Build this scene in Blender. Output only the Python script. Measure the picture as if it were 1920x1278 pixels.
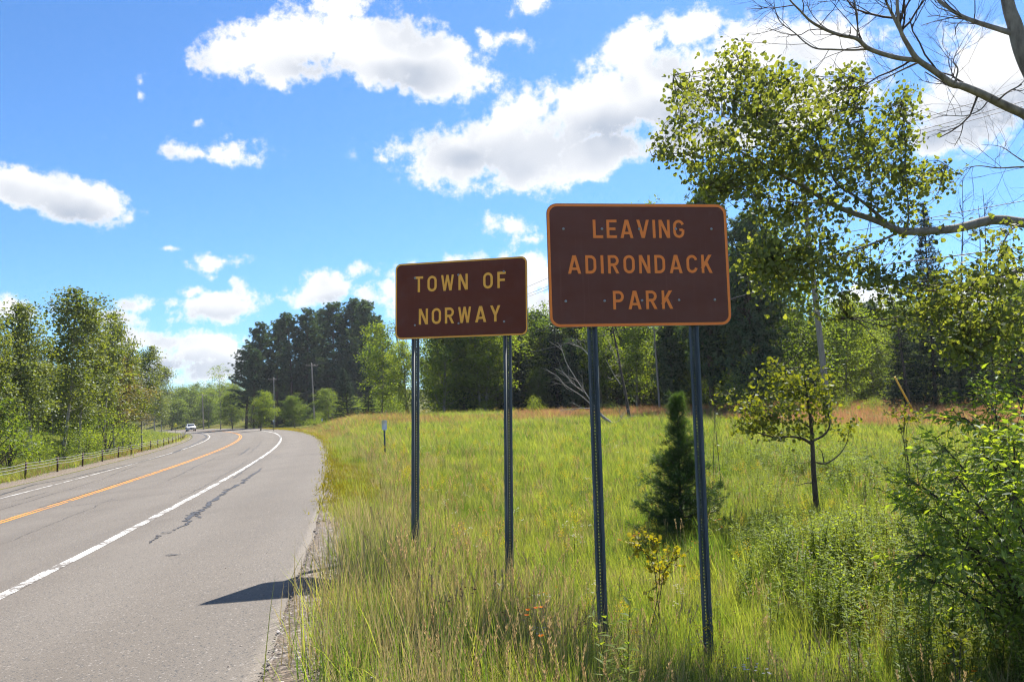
import bpy, math, random
import numpy as np
from mathutils import Vector, Matrix
R_ = math.radians
scene = bpy.context.scene
for o in list(bpy.data.objects):
    bpy.data.objects.remove(o)

# ------------------------------------------------------------------ camera
EYE = 1.6
F_PX, HOR_PY, ROLL = 1550.0, 778.0, R_(1.0)
PITCH = math.atan((HOR_PY - 639) / F_PX)
cam_d = bpy.data.cameras.new('camera')
cam_d.sensor_width = 36
cam_d.lens = 36 * F_PX / 1920
cam_d.clip_start, cam_d.clip_end = 0.1, 6000
cam = bpy.data.objects.new('camera', cam_d)
scene.collection.objects.link(cam)
fw = np.array([0, math.cos(PITCH), math.sin(PITCH)])
up0 = np.array([0, -math.sin(PITCH), math.cos(PITCH)])
rt0 = np.array([1., 0, 0])
rt = rt0 * math.cos(ROLL) - up0 * math.sin(ROLL)
up = up0 * math.cos(ROLL) + rt0 * math.sin(ROLL)
M = Matrix(((rt[0], up[0], -fw[0], 0), (rt[1], up[1], -fw[1], 0), (rt[2], up[2], -fw[2], EYE), (0, 0, 0, 1)))
cam.matrix_world = M
scene.camera = cam

# ------------------------------------------------------------------ light
SUN_EL, SUN_AZ = R_(51), R_(31)          # azimuth to the right of the view direction (+Y)
SUN_DIR = Vector((math.sin(SUN_AZ) * math.cos(SUN_EL), math.cos(SUN_AZ) * math.cos(SUN_EL), math.sin(SUN_EL)))
sun_d = bpy.data.lights.new('sun', 'SUN')
sun_d.energy, sun_d.angle, sun_d.color = 4.6, R_(0.5), (1.0, 0.95, 0.87)
sun = bpy.data.objects.new('sun', sun_d)
sun.rotation_euler = (-SUN_DIR).to_track_quat('-Z', 'Y').to_euler()
sun.location = (20, 20, 40)
scene.collection.objects.link(sun)
SKY_STRENGTH = 0.077
vs = scene.view_settings
vs.view_transform, vs.look, vs.exposure, vs.gamma = 'Standard', 'None', 1.5, 1
vs.use_curve_mapping = False
cy = scene.cycles
cy.max_bounces, cy.diffuse_bounces, cy.glossy_bounces, cy.transmission_bounces, cy.transparent_max_bounces = 6, 4, 2, 4, 4
cy.use_adaptive_sampling, cy.adaptive_threshold = True, .012
cy.denoising_prefilter = 'FAST'
cy.filter_width = 1.15
cy.sample_clamp_indirect = 6
cy.caustics_reflective = cy.caustics_refractive = False


def ray(px, py):
    d = rt * (px - 960) / F_PX - up * (py - 639) / F_PX + fw
    return d


def at(px, py, depth):
    """world point seen at a pixel of the photograph, `depth` metres ahead"""
    d = ray(px, py)
    d = d / d[1] * depth
    return np.array([d[0], d[1], d[2] + EYE])


def azel(px, py):
    d = ray(px, py)
    d = d / np.linalg.norm(d)
    return math.atan2(d[0], d[1]), math.asin(d[2])


# ------------------------------------------------------------------ world: sky with fair-weather cumulus
world = bpy.data.worlds.new('World')
scene.world = world
world.use_nodes = True
world.cycles.sampling_method, world.cycles.sample_map_resolution = 'MANUAL', 256
nt = world.node_tree
N, L = nt.nodes, nt.links
N.clear()


def node(t, **kw):
    n = N.new(t)
    for k, v in kw.items():
        if k == 'inp':
            for i, x in v.items():
                n.inputs[i].default_value = x
        else:
            setattr(n, k, v)
    return n


def wmath(op, a, b=None, c=None):
    n = N.new('ShaderNodeMath')
    n.operation = op
    for i, x in enumerate((a, b, c)):
        if x is None:
            continue
        if isinstance(x, (int, float)):
            n.inputs[i].default_value = x
        else:
            L.new(x, n.inputs[i])
    return n.outputs[0]


def wstep(x, lo, hi, a=0.0, b=1.0):
    n = N.new('ShaderNodeMapRange')
    n.interpolation_type = 'SMOOTHSTEP'
    L.new(x, n.inputs[0])
    n.inputs[1].default_value, n.inputs[2].default_value = lo, hi
    n.inputs[3].default_value, n.inputs[4].default_value = a, b
    return n.outputs[0]


sky = node('ShaderNodeTexSky', sky_type='NISHITA')
sky.sun_disc = False
sky.sun_elevation = SUN_EL
sky.sun_rotation = SUN_AZ
sky.altitude = 500
sky.air_density, sky.dust_density, sky.ozone_density = 1.0, 0.35, 2.5
tc = node('ShaderNodeTexCoord')
sep = node('ShaderNodeSeparateXYZ')
L.new(tc.outputs['Generated'], sep.inputs[0])
azn = wmath('ARCTAN2', sep.outputs[0], sep.outputs[1])
eln = wmath('ARCSINE', sep.outputs[2])
comb = node('ShaderNodeCombineXYZ')
L.new(azn, comb.inputs[0]); L.new(eln, comb.inputs[1])


def wnoise(scale, detail, rough=0.55, off=0.0, stretch=1.0):
    m = node('ShaderNodeMapping')
    m.inputs['Location'].default_value = (off, off * 1.7, off * .3)
    m.inputs['Scale'].default_value = (1, 1, stretch)
    L.new(tc.outputs['Generated'], m.inputs[0])
    n = node('ShaderNodeTexNoise')
    n.inputs['Scale'].default_value = scale
    n.inputs['Detail'].default_value = detail
    n.inputs['Roughness'].default_value = rough
    L.new(m.outputs[0], n.inputs['Vector'])
    return n


# warp the azimuth/elevation plane so that outlines billow
warp = wnoise(9, 4, .55)
wv = node('ShaderNodeVectorMath', operation='MULTIPLY_ADD')
L.new(warp.outputs['Color'], wv.inputs[0])
wv.inputs[1].default_value = (.07, .045, 0)
ws = node('ShaderNodeVectorMath', operation='ADD')
L.new(comb.outputs[0], ws.inputs[0])
L.new(wv.outputs[0], ws.inputs[1])
wv.inputs[2].default_value = (-.035, -.0225, 0)
PV = ws.outputs[0]


def blobs(items, vec):
    out = None
    for (x, y, rx, ry, rot) in items:
        if ry < 26:
            rx, ry = rx * 1.3, ry * 1.45
        a, e = azel(x, y)
        a1, _ = azel(x + rx, y); _, e1 = azel(x, y - ry)
        m = node('ShaderNodeMapping', vector_type='TEXTURE')
        loc = node('ShaderNodeCombineXYZ', inp={0: a, 1: e})
        if out is not None:      # evaluated one after the other, so the shader stack stays small
            L.new(out, loc.inputs[2])
        L.new(loc.outputs[0], m.inputs['Location'])
        m.inputs['Rotation'].default_value = (0, 0, R_(rot))
        m.inputs['Scale'].default_value = (max(abs(a1 - a), 1e-3), max(abs(e1 - e), 1e-3), 1e6)
        L.new(vec, m.inputs[0])
        ln = node('ShaderNodeVectorMath', operation='LENGTH')
        L.new(m.outputs[0], ln.inputs[0])
        kk = min(1.0, max(.32, ry / 42))
        v = wmath('MULTIPLY_ADD', ln.outputs['Value'], -kk, kk)
        out = v if out is None else wmath('MAXIMUM', out, v)
    return out


CLOUDS = [
    (545, 85, 150, 62, 0), (660, 62, 160, 70, 0), (790, 118, 112, 66, -8), (720, 120, 150, 58, -6), (440, 95, 80, 46, 10), (520, 125, 120, 40, 0), (810, 150, 120, 50, -8), (650, 10, 105, 34, 0),
    (998, 8, 42, 30, 0), (915, 78, 34, 26, -30), (965, 78, 46, 16, 0),
    (850, 300, 165, 66, -4), (960, 235, 150, 66, 20), (1010, 270, 180, 84, 14), (1120, 205, 200, 96, 12), (1130, 285, 150, 48, 8), (1260, 160, 220, 110, 0), (1190, 80, 120, 62, 20),
    (1400, 110, 200, 88, 0), (1560, 110, 130, 90, 0), (1500, 190, 170, 70, 0), (1290, 50, 90, 44, 0), (1340, 250, 150, 46, 0),
    (1830, 190, 170, 100, 0), (1870, 105, 120, 86, 20), (1960, 150, 160, 130, 0), (1770, 250, 90, 46, 0),
    (20, 335, 80, 40, -16), (120, 362, 110, 42, -14), (185, 382, 70, 30, -10),
    (264, 145, 20, 16, -20), (268, 172, 14, 14, 0), (318, 277, 48, 18, 0), (402, 281, 52, 17, 8), (360, 281, 95, 17, 0), (425, 250, 12, 10, 0), (362, 228, 9, 8, 0),
    (322, 469, 20, 4, 0), (428, 498, 48, 16, 8), (398, 525, 14, 7, 0), (355, 555, 18, 10, 0), (255, 566, 36, 11, 4), (310, 571, 22, 9, 0),
    (410, 585, 72, 24, 6), (330, 597, 70, 11, 2), (455, 556, 22, 22, 0), (612, 552, 74, 36, 4), (570, 558, 40, 20, 0), (690, 560, 30, 18, 0), (690, 520, 26, 10, 0),
    (25, 575, 48, 30, -8), (190, 588, 56, 15, -6), (280, 640, 86, 22, -4), (360, 662, 110, 40, 0), (280, 690, 130, 36, 0), (400, 700, 120, 30, 0),
    (960, 424, 48, 14, 6), (990, 444, 36, 9, 0), (905, 505, 170, 34, 4), (990, 520, 120, 56, 0), (860, 560, 150, 44, 0), (1050, 590, 150, 60, 0), (1630, 580, 80, 50, 0), (1880, 540, 130, 40, 0),
    (-220, 200, 180, 60, 0), (-420, 420, 200, 50, 0), (-160, 560, 150, 30, 0), (2250, 330, 200, 70, 0), (2400, 560, 240, 50, 0),
    (700, -330, 300, 90, 0), (1250, -420, 240, 80, 0), (100, -220, 180, 60, 0),
]
SHADE = [(1010, 285, 260, 66, 10), (1150, 260, 230, 70, 4), (1300, 225, 240, 60, 0), (890, 305, 120, 40, 0), (1860, 215, 220, 66, 0), (1770, 245, 90, 40, 0),
         (600, 130, 130, 36, 0), (760, 140, 120, 44, 0), (120, 385, 130, 24, -12), (400, 600, 100, 16, 0), (630, 575, 70, 18, 0), (330, 700, 190, 40, 0)]
bf = blobs(CLOUDS, PV)
fine = wnoise(16, 9, .62, 3.1)
mid = wnoise(60, 7, .66, 7.7)
fld = wmath('ADD', bf, wmath('MULTIPLY', wmath('SUBTRACT', fine.outputs[0], .5), 1.9))
fld = wmath('ADD', fld, wmath('MULTIPLY', wmath('SUBTRACT', mid.outputs[0], .5), 1.35))
# the same broken cumulus goes on over the rest of the sky, beyond the clouds placed above
gen = wnoise(3.2, 8, .58, 11.3, 1.7)
outside = wmath('MAXIMUM', wstep(wmath('ABSOLUTE', azn), R_(44), R_(58)), wstep(eln, R_(44), R_(56)))
gfld = wmath('MULTIPLY', wmath('SUBTRACT', gen.outputs[0], .49), 3.0)
gfld = wmath('SUBTRACT', wmath('ADD', gfld, 1.0), wmath('MULTIPLY', wmath('SUBTRACT', 1.0, outside), 6.0))
fld = wmath('MAXIMUM', fld, wmath('SUBTRACT', gfld, 1.0))
above = wstep(eln, R_(-1), R_(2))
mask = wmath('MULTIPLY', wstep(fld, -.10, .46), above)
shade_b = wstep(blobs(SHADE, PV), -.35, .8)
puff = wnoise(13, 2.5, .5, 1.9)
thick = wstep(fld, .05, .6)
grey = wmath('MULTIPLY', wmath('MULTIPLY', shade_b, thick), wstep(puff.outputs[0], .25, .65, .6, 1.0))
grey = wmath('MAXIMUM', grey, wmath('MULTIPLY', wmath('MULTIPLY', wstep(puff.outputs[0], .42, .70), thick), .55))
grey = wmath('MAXIMUM', grey, wmath('MULTIPLY', wmath('MULTIPLY', outside, thick), .4))
ccol = node('ShaderNodeMix', data_type='RGBA')
L.new(grey, ccol.inputs[0])
ccol.inputs[6].default_value = (5.4, 5.38, 5.35, 1)
ccol.inputs[7].default_value = (2.35, 2.65, 3.15, 1)
mixc = node('ShaderNodeMix', data_type='RGBA')
L.new(wmath('MULTIPLY', wmath('POWER', mask, 1.5), .98), mixc.inputs[0])
skyg = node('ShaderNodeMix', data_type='RGBA', blend_type='MULTIPLY', inp={0: 1.0})
L.new(sky.outputs[0], skyg.inputs[6])
skyg.inputs[7].default_value = (0.40, 0.63, 0.86, 1)
L.new(skyg.outputs[2], mixc.inputs[6])
L.new(ccol.outputs[2], mixc.inputs[7])
bg = node('ShaderNodeBackground', inp={1: SKY_STRENGTH})
L.new(mixc.outputs[2], bg.inputs[0])
wo = node('ShaderNodeOutputWorld')
L.new(bg.outputs[0], wo.inputs[0])

# ------------------------------------------------------------------ helpers
rng = np.random.default_rng(7)
COL = scene.collection


def mesh_np(name, V, faces, mats=(), smooth=False, rnd=None, fmat=None):
    """V (n,3); faces: list of int arrays of shape (m,k)"""
    me = bpy.data.meshes.new(name)
    V = np.asarray(V, np.float32)
    me.vertices.add(len(V))
    me.vertices.foreach_set('co', V.ravel())
    faces = [np.asarray(f, np.int32) for f in faces if len(f)]
    tot = sum(f.size for f in faces)
    npoly = sum(len(f) for f in faces)
    me.loops.add(tot)
    me.polygons.add(npoly)
    me.loops.foreach_set('vertex_index', np.concatenate([f.ravel() for f in faces]))
    sizes = np.concatenate([np.full(len(f), f.shape[1], np.int32) for f in faces])
    starts = np.concatenate([[0], np.cumsum(sizes)[:-1]]).astype(np.int32)
    me.polygons.foreach_set('loop_start', starts)
    me.polygons.foreach_set('loop_total', sizes)
    if smooth:
        me.polygons.foreach_set('use_smooth', np.ones(npoly, bool))
    if fmat is not None:
        me.polygons.foreach_set('material_index', np.asarray(fmat, np.int32))
    for m in mats:
        me.materials.append(m)
    if rnd is not None:
        a = me.attributes.new('rnd', 'FLOAT', 'POINT')
        a.data.foreach_set('value', np.asarray(rnd, np.float32))
    me.update(calc_edges=True)
    me.validate()
    return me


def obj(name, me, parent=None, loc=None):
    o = bpy.data.objects.new(name, me)
    COL.objects.link(o)
    if parent:
        o.parent = parent
    if loc is not None:
        o.location = loc
    return o


def empty(name, loc, rz=0.0):
    o = bpy.data.objects.new(name, None)
    o.empty_display_size = .2
    o.location = loc
    o.rotation_euler = (0, 0, rz)
    COL.objects.link(o)
    return o


def tag(o, label, cat, group=None, kind=None):
    o['label'] = label
    o['category'] = cat
    if group:
        o['group'] = group
    if kind:
        o['kind'] = kind
    return o


class MB:
    """collects pieces for one mesh"""
    def __init__(s):
        s.V, s.F, s.n = [], {}, 0

    def add(s, V, F):
        V = np.asarray(V, float)
        for f in F:
            f = np.asarray(f, int)
            if len(f):
                s.F.setdefault(f.shape[1], []).append(f + s.n)
        s.V.append(V)
        s.n += len(V)

    def box(s, lo, hi):
        x0, y0, z0 = lo; x1, y1, z1 = hi
        s.add([(x0, y0, z0), (x1, y0, z0), (x1, y1, z0), (x0, y1, z0), (x0, y0, z1), (x1, y0, z1), (x1, y1, z1), (x0, y1, z1)],
              [[(0, 3, 2, 1), (4, 5, 6, 7), (0, 1, 5, 4), (1, 2, 6, 5), (2, 3, 7, 6), (3, 0, 4, 7)]])

    def tube(s, pts, rad, sides=6, cap=True):
        V, F = tube(pts, rad, sides)
        s.add(V, [F])
        if cap:
            n = len(V)
            s.F.setdefault(sides, []).append((np.arange(sides)[::-1] + s.n - n)[None])
            s.F.setdefault(sides, []).append((np.arange(sides) + s.n - sides)[None])

    def build(s, name, mat, parent=None, smooth=False, rnd=None, loc=None):
        return obj(name, s.mesh(name, mat, smooth, rnd), parent, loc)

    def mesh(s, name, mat, smooth=False, rnd=None):
        return mesh_np(name, np.concatenate(s.V), [np.concatenate(f) for f in s.F.values()], [mat] if not isinstance(mat, (list, tuple)) else mat, smooth, rnd)


def tube(pts, rad, sides=6):
    P = np.asarray(pts, float)
    rad = np.broadcast_to(np.asarray(rad, float), (len(P),))
    T = np.gradient(P, axis=0)
    T /= np.linalg.norm(T, axis=1)[:, None] + 1e-9
    ref = np.array([0, 0, 1.]) if abs(T[:, 2]).mean() < .8 else np.array([1., 0, 0])
    A = np.cross(T, ref); A /= np.linalg.norm(A, axis=1)[:, None] + 1e-9
    B = np.cross(T, A)
    th = np.arange(sides) / sides * 2 * np.pi
    V = P[:, None] + rad[:, None, None] * (A[:, None] * np.cos(th)[None, :, None] + B[:, None] * np.sin(th)[None, :, None])
    i = np.arange(len(P) - 1)[:, None] * sides
    j = np.arange(sides)[None]
    j2 = (j + 1) % sides
    F = np.stack([i + j, i + j2, i + sides + j2, i + sides + j], -1).reshape(-1, 4)
    return V.reshape(-1, 3), F


def smooth_path(pts, n=8):
    """Catmull-Rom through the points"""
    P = np.asarray(pts, float)
    P = np.vstack([2 * P[0] - P[1], P, 2 * P[-1] - P[-2]])
    out = []
    for k in range(1, len(P) - 2):
        t = np.linspace(0, 1, n, endpoint=False)[:, None]
        a, b, c, d = P[k - 1], P[k], P[k + 1], P[k + 2]
        out.append(.5 * (2 * b + (c - a) * t + (2 * a - 5 * b + 4 * c - d) * t ** 2 + (3 * b - a - 3 * c + d) * t ** 3))
    return np.vstack(out + [P[-2][None]])


def unit(v):
    return v / (np.linalg.norm(v, axis=-1, keepdims=True) + 1e-9)


def smoothstep(x, a, b):
    t = np.clip((np.asarray(x, float) - a) / (b - a), 0, 1)
    return t * t * (3 - 2 * t)


def vnoise(x, y, s=0):
    """cheap smooth pseudo noise, about -1..1"""
    return (np.sin(x * 1.0 + 1.3 * s + 1.7 * np.sin(y * .7 + s)) + np.sin(y * 1.3 + 2.1 * s + 1.3 * np.sin(x * .9 - s)) + np.sin((x + y) * .6 + s * 3.3)) / 3


# ------------------------------------------------------------------ materials
def mat(name, build):
    m = bpy.data.materials.new(name)
    m.use_nodes = True
    t = m.node_tree
    t.nodes.clear()
    out = t.nodes.new('ShaderNodeOutputMaterial')
    sh = build(G(t))
    t.links.new(sh, out.inputs[0])
    return m


class G:
    """tiny node-graph helper"""
    def __init__(s, t):
        s.t = t

    def n(s, kind, ins=None, **kw):
        x = s.t.nodes.new('ShaderNode' + kind)
        for k, v in kw.items():
            setattr(x, k, v)
        for k, v in (ins or {}).items():
            if hasattr(v, 'is_linked') or isinstance(v, bpy.types.NodeSocket):
                s.t.links.new(v, x.inputs[k])
            else:
                x.inputs[k].default_value = v
        return x

    def pos(s, mode='world'):
        if mode == 'world':
            return s.n('NewGeometry').outputs['Position']
        return s.n('TexCoord').outputs['Object']

    def noise(s, scale, detail=4, rough=.55, vec=None, stretch=None, out=0):
        v = vec or s.pos()
        if stretch:
            v = s.n('Mapping', {0: v, 'Scale': stretch}).outputs[0]
        return s.n('TexNoise', {'Vector': v, 'Scale': scale, 'Detail': detail, 'Roughness': rough}).outputs[out]

    def ramp(s, fac, stops, interp='LINEAR'):
        r = s.n('ValToRGB', {0: fac})
        cr = r.color_ramp
        cr.interpolation = interp
        while len(cr.elements) < len(stops):
            cr.elements.new(.5)
        for e, (p, c) in zip(cr.elements, stops):
            e.position = p
            e.color = (*c, 1) if len(c) == 3 else c
        return r.outputs[0]

    def mix(s, fac, a, b, blend='MIX'):
        x = s.n('Mix', data_type='RGBA', blend_type=blend)
        for k, v in ((0, fac), (6, a), (7, b)):
            if isinstance(v, bpy.types.NodeSocket):
                s.t.links.new(v, x.inputs[k])
            else:
                x.inputs[k].default_value = v if k == 0 else (*v, 1)
        return x.outputs[2]

    def math(s, op, a, b=0.0):
        return s.n('Math', {0: a, 1: b}, operation=op).outputs[0]

    def step(s, x, lo, hi, a=0.0, b=1.0):
        return s.n('MapRange', {0: x, 1: lo, 2: hi, 3: a, 4: b}, interpolation_type='SMOOTHSTEP').outputs[0]

    def bump(s, h, strength=.5, dist=.01):
        return s.n('Bump', {'Height': h, 'Strength': strength, 'Distance': dist}).outputs[0]

    def pbr(s, col, rough=.6, metal=0.0, normal=None, spec=.5):
        ins = {'Base Color': col if isinstance(col, bpy.types.NodeSocket) else (*col, 1), 'Roughness': rough, 'Metallic': metal, 'Specular IOR Level': spec}
        if normal is not None:
            ins['Normal'] = normal
        return s.n('BsdfPrincipled', ins).outputs[0]


def leaf_mat(name, dark, light, trans=.45, gloss=.06, tcol=(1.25, 1.15, .45), patch=.5, pscale=.5, inst_var=.25):
    def b(g):
        r = g.n('Attribute', attribute_name='rnd').outputs['Fac']
        oi = g.n('ObjectInfo').outputs['Random']
        nz = g.step(g.noise(pscale, 2), .35, .65)
        f = g.math('ADD', g.math('MULTIPLY', r, 1 - patch), g.math('MULTIPLY', nz, patch))
        f = g.math('ADD', f, g.math('MULTIPLY', g.math('SUBTRACT', oi, .5), inst_var))
        c = g.mix(f, dark, light)
        ct = g.mix(1.0, c, tcol, 'MULTIPLY')
        d = g.n('BsdfDiffuse', {0: c, 1: .5}).outputs[0]
        t = g.n('BsdfTranslucent', {0: ct}).outputs[0]
        m = g.n('MixShader', {0: trans, 1: d, 2: t}).outputs[0]
        gl = g.n('BsdfGlossy', {0: (.9, .95, 1, 1), 1: .55}).outputs[0]
        return g.n('MixShader', {0: gloss * .3, 1: m, 2: gl}).outputs[0]
    return mat(name, b)


def bark_mat(name, a, b, scale=9, zs=.25):
    def f(g):
        n = g.noise(scale, 6, .65, vec=g.pos('obj'), stretch=(1, 1, zs))
        c = g.ramp(n, [(.3, a), (.68, b)])
        return g.pbr(c, .9, normal=g.bump(n, .6, .02), spec=.2)
    return mat(name, f)


def asphalt(g):
    p = g.pos()
    big = g.noise(.35, 4, .6)
    streak = g.noise(.9, 3, .6, stretch=(1, .16, 1))
    spk = g.noise(170, 2, .7)
    vor = g.n('TexVoronoi', {'Vector': p, 'Scale': 95.0}).outputs['Color']
    st = g.n('SeparateColor', {0: vor}).outputs[0]
    base = g.ramp(big, [(.3, (.108, .092, .0745)), (.7, (.135, .116, .095))])
    base = g.mix(g.math('MULTIPLY', g.step(streak, .5, .75), .35), base, (.096, .085, .074))
    lat = g.n('Attribute', attribute_name='rnd').outputs['Fac']
    wp = g.math('MULTIPLY', g.step(g.math('ABSOLUTE', g.math('SINE', g.math('MULTIPLY', lat, math.pi / 1.8))), .45, .95), g.step(big, .3, .6, .12, .34))
    base = g.mix(wp, base, (.155, .136, .114))
    base = g.mix(.5, base, g.ramp(spk, [(.36, (.45, .45, .46)), (.5, (1, 1, 1)), (.66, (1.5, 1.47, 1.42))]), 'MULTIPLY')
    base = g.mix(g.math('MULTIPLY', g.step(st, .955, .99), .55), base, (.30, .27, .24))
    base = g.mix(g.step(st, .10, .03), base, (.06, .058, .055))
    h = g.math('ADD', g.math('MULTIPLY', spk, .6), g.math('MULTIPLY', st, .4))
    return g.pbr(base, .82, normal=g.bump(h, .55, .004), spec=.35)


M_ASPH = mat('asphalt', asphalt)


def paint(col, wear_lo, wear_hi, under=(.125, .108, .09)):
    def f(g):
        n1 = g.noise(16, 5, .75)
        n2 = g.noise(2.0, 3)
        w = g.step(g.math('ADD', n1, g.math('MULTIPLY', g.math('SUBTRACT', n2, .5), .7)), wear_lo, wear_hi)
        c = g.mix(w, under, g.mix(g.noise(60, 2), col, tuple(x * .8 for x in col)))
        return g.pbr(c, .7, normal=g.bump(g.noise(170, 2, .7), .35, .003), spec=.35)
    return f


M_WHITE_LINE = mat('white_road_paint', paint((.60, .58, .54), .43, .54))
M_YELLOW_LINE = mat('yellow_road_paint', paint((.60, .25, .03), .38, .47))
M_SEAL = mat('crack_sealant', lambda g: g.pbr(g.ramp(g.noise(6, 5), [(.3, (.024, .023, .024)), (.7, (.048, .045, .044))]), .6))


def ground_f(g):
    big = g.noise(.12, 4, .6)
    fine = g.noise(9, 6, .7)
    c = g.ramp(big, [(.3, (.075, .088, .026)), (.52, (.105, .110, .034)), (.72, (.135, .105, .045))])
    c = g.mix(.55, c, g.ramp(fine, [(.3, (.35, .38, .3)), (.7, (1.5, 1.45, 1.2))]), 'MULTIPLY')
    return g.pbr(c, 1, normal=g.bump(fine, 1, .06), spec=0)


M_GROUND = mat('meadow_soil', ground_f)


def gravel_f(g):
    v = g.n('TexVoronoi', {'Vector': g.pos(), 'Scale': 48.0})
    st = g.n('SeparateColor', {0: v.outputs['Color']}).outputs[0]
    c = g.ramp(st, [(0, (.060, .048, .038)), (.45, (.12, .097, .077)), (.8, (.19, .16, .135)), (1, (.33, .30, .265))])
    sand = g.step(g.noise(2.2, 5, .65), .42, .60)
    c = g.mix(g.math('MULTIPLY', sand, .75), c, (.155, .118, .083))
    return g.pbr(c, .9, normal=g.bump(g.math('SUBTRACT', 1.0, v.outputs['Distance']), .8, .012), spec=.2)


M_GRAVEL = mat('shoulder_gravel', gravel_f)


def stone_f(g):
    o = g.n('ObjectInfo').outputs['Random']
    c = g.ramp(o, [(0, (.085, .068, .055)), (.4, (.16, .135, .112)), (.75, (.25, .22, .19)), (1, (.42, .39, .36))])
    return g.pbr(c, .85, spec=.3)


M_STONE = mat('stone', stone_f)

# foliage
M_GRASS = leaf_mat('grass_blade', (.075, .150, .030), (.315, .350, .095), .58, .05, (1.35, 1.28, .45), .5, .55, .95)
M_DRYGRASS = leaf_mat('dry_grass_blade', (.29, .23, .10), (.50, .43, .23), .40, .05, (1.1, 1.0, .8), .3, .9, .5)
M_REDGRASS = leaf_mat('reddish_grass', (.30, .150, .085), (.45, .27, .15), .48, .03, (1.1, 1.0, .8), .3, .4, .4)
M_WEED = leaf_mat('meadow_weed_leaf', (.110, .180, .030), (.290, .350, .060), .56, .04, (1.3, 1.25, .4), .4, 1.0, .5)
M_MOSS = leaf_mat('roadside_moss', (.19, .17, .02), (.33, .30, .04), .35, .02, (1.2, 1.1, .5), .4, 1.0, .3)
M_ASPEN = leaf_mat('aspen_leaf', (.085, .128, .027), (.24, .27, .064), .45, .12, (1.3, 1.25, .4), .35, .45, .25)
M_ASPENNEAR = leaf_mat('near_aspen_leaf', (.070, .105, .028), (.230, .255, .064), .55, .10, (1.5, 1.42, .45), .35, 1.6, .0)
M_ASPENPALE = leaf_mat('pale_aspen_leaf', (.105, .105, .032), (.27, .23, .085), .42, .12, (1.2, 1.1, .5), .4, .5, .2)
M_MAPLE = leaf_mat('broad_leaf', (.060, .105, .022), (.190, .240, .050), .55, .07, (1.6, 1.55, .45), .45, .35, .35)
M_BRIGHT = leaf_mat('bright_leaf', (.085, .145, .022), (.25, .31, .050), .56, .06, (1.55, 1.45, .42), .4, .5, .2)
M_PINE = leaf_mat('pine_needle', (.042, .074, .044), (.120, .168, .086), .34, .05, (1.1, 1.2, .5), .4, .5, .25)
M_SPRUCE = leaf_mat('spruce_needle', (.026, .045, .032), (.074, .105, .068), .22, .05, (1.1, 1.2, .5), .4, .7, .25)
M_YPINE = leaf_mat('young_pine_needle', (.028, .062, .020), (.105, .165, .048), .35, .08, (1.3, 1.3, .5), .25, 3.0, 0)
M_WILLOW = leaf_mat('willow_leaf', (.110, .185, .030), (.300, .380, .060), .62, .10, (1.6, 1.5, .4), .35, 2.0, 0)
M_YELLOWLEAF = leaf_mat('yellow_leaf', (.20, .20, .018), (.42, .36, .03), .45, .06, (1.3, 1.2, .4), .2, 2.0, 0)
M_SAPLEAF = leaf_mat('sapling_leaf', (.07, .10, .016), (.26, .27, .035), .45, .08, (1.3, 1.25, .4), .3, 2.0, 0)
M_BARK_ASPEN = bark_mat('aspen_bark', (.17, .16, .13), (.40, .38, .32), 5, .8)
M_BARK_PINE = bark_mat('pine_bark', (.06, .04, .03), (.17, .11, .08), 7, .2)
M_BARK_GREY = bark_mat('grey_bark', (.12, .105, .09), (.32, .29, .25), 12, .35)
M_BARK_DARK = bark_mat('dark_bark', (.035, .028, .024), (.11, .09, .075), 16, .3)
M_DEADWOOD = bark_mat('dead_wood', (.16, .14, .125), (.38, .35, .32), 14, .3)
M_STEM = leaf_mat('plant_stem', (.07, .08, .02), (.16, .14, .05), .2, .03)
M_SEED = leaf_mat('grass_seed', (.36, .25, .12), (.62, .48, .27), .40, .03, (1.1, 1.0, .8), .2, 2.0, .5)
M_ORANGE = leaf_mat('orange_petal', (.62, .16, .02), (.80, .28, .03), .35, .02, (1.1, 1, .6), 0, 1, .1)
M_YELLOWF = leaf_mat('yellow_petal', (.55, .40, .02), (.75, .55, .04), .35, .02, (1.1, 1, .6), 0, 1, .1)
M_WHITEF = leaf_mat('white_petal', (.55, .52, .46), (.72, .70, .64), .35, .02, (1.1, 1, .9), 0, 1, .1)
M_BROWNF = leaf_mat('brown_flower_head', (.10, .045, .03), (.24, .10, .08), .2, .02, (1.1, 1, .6), 0, 1, .3)

# manufactured
def sheet(a, b_):
    def f(g):
        o = g.pos('obj')
        base = g.mix(g.step(g.noise(1.6, 4, vec=o, stretch=(.6, 1, 2.5)), .3, .8), a, b_)
        st = g.math('MULTIPLY', g.step(g.noise(26, 4, .6, vec=o, stretch=(1, 1, .045)), .56, .80), .30)      # run-off streaks
        base = g.mix(st, base, tuple(x * 1.25 + .03 for x in b_))
        dust = g.math('MULTIPLY', g.step(g.noise(7, 6, .7, vec=o), .5, .8), .22)
        base = g.mix(dust, base, (.16, .10, .085))
        return g.pbr(base, g.step(g.noise(9, 4, vec=o), .3, .7, .40, .62), spec=.25)
    return f


M_SIGN_BROWN1 = mat('brown_sign_sheeting', sheet((.124, .029, .013), (.148, .037, .016)))
M_SIGN_BROWN2 = mat('weathered_brown_sign_sheeting', sheet((.134, .044, .029), (.156, .055, .038)))
M_LETTER1 = mat('gold_sign_sheeting', lambda g: g.pbr(g.mix(g.noise(30, 3), (.90, .42, .035), (.96, .47, .045)), .42))
M_LETTER2 = mat('orange_sign_sheeting', lambda g: g.pbr(g.mix(g.noise(30, 3), (.86, .215, .018), (.93, .25, .024)), .42))
M_ALU = mat('aluminium', lambda g: g.pbr(g.mix(g.noise(40, 3), (.26, .27, .28), (.36, .37, .38)), .5, .6))


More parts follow.
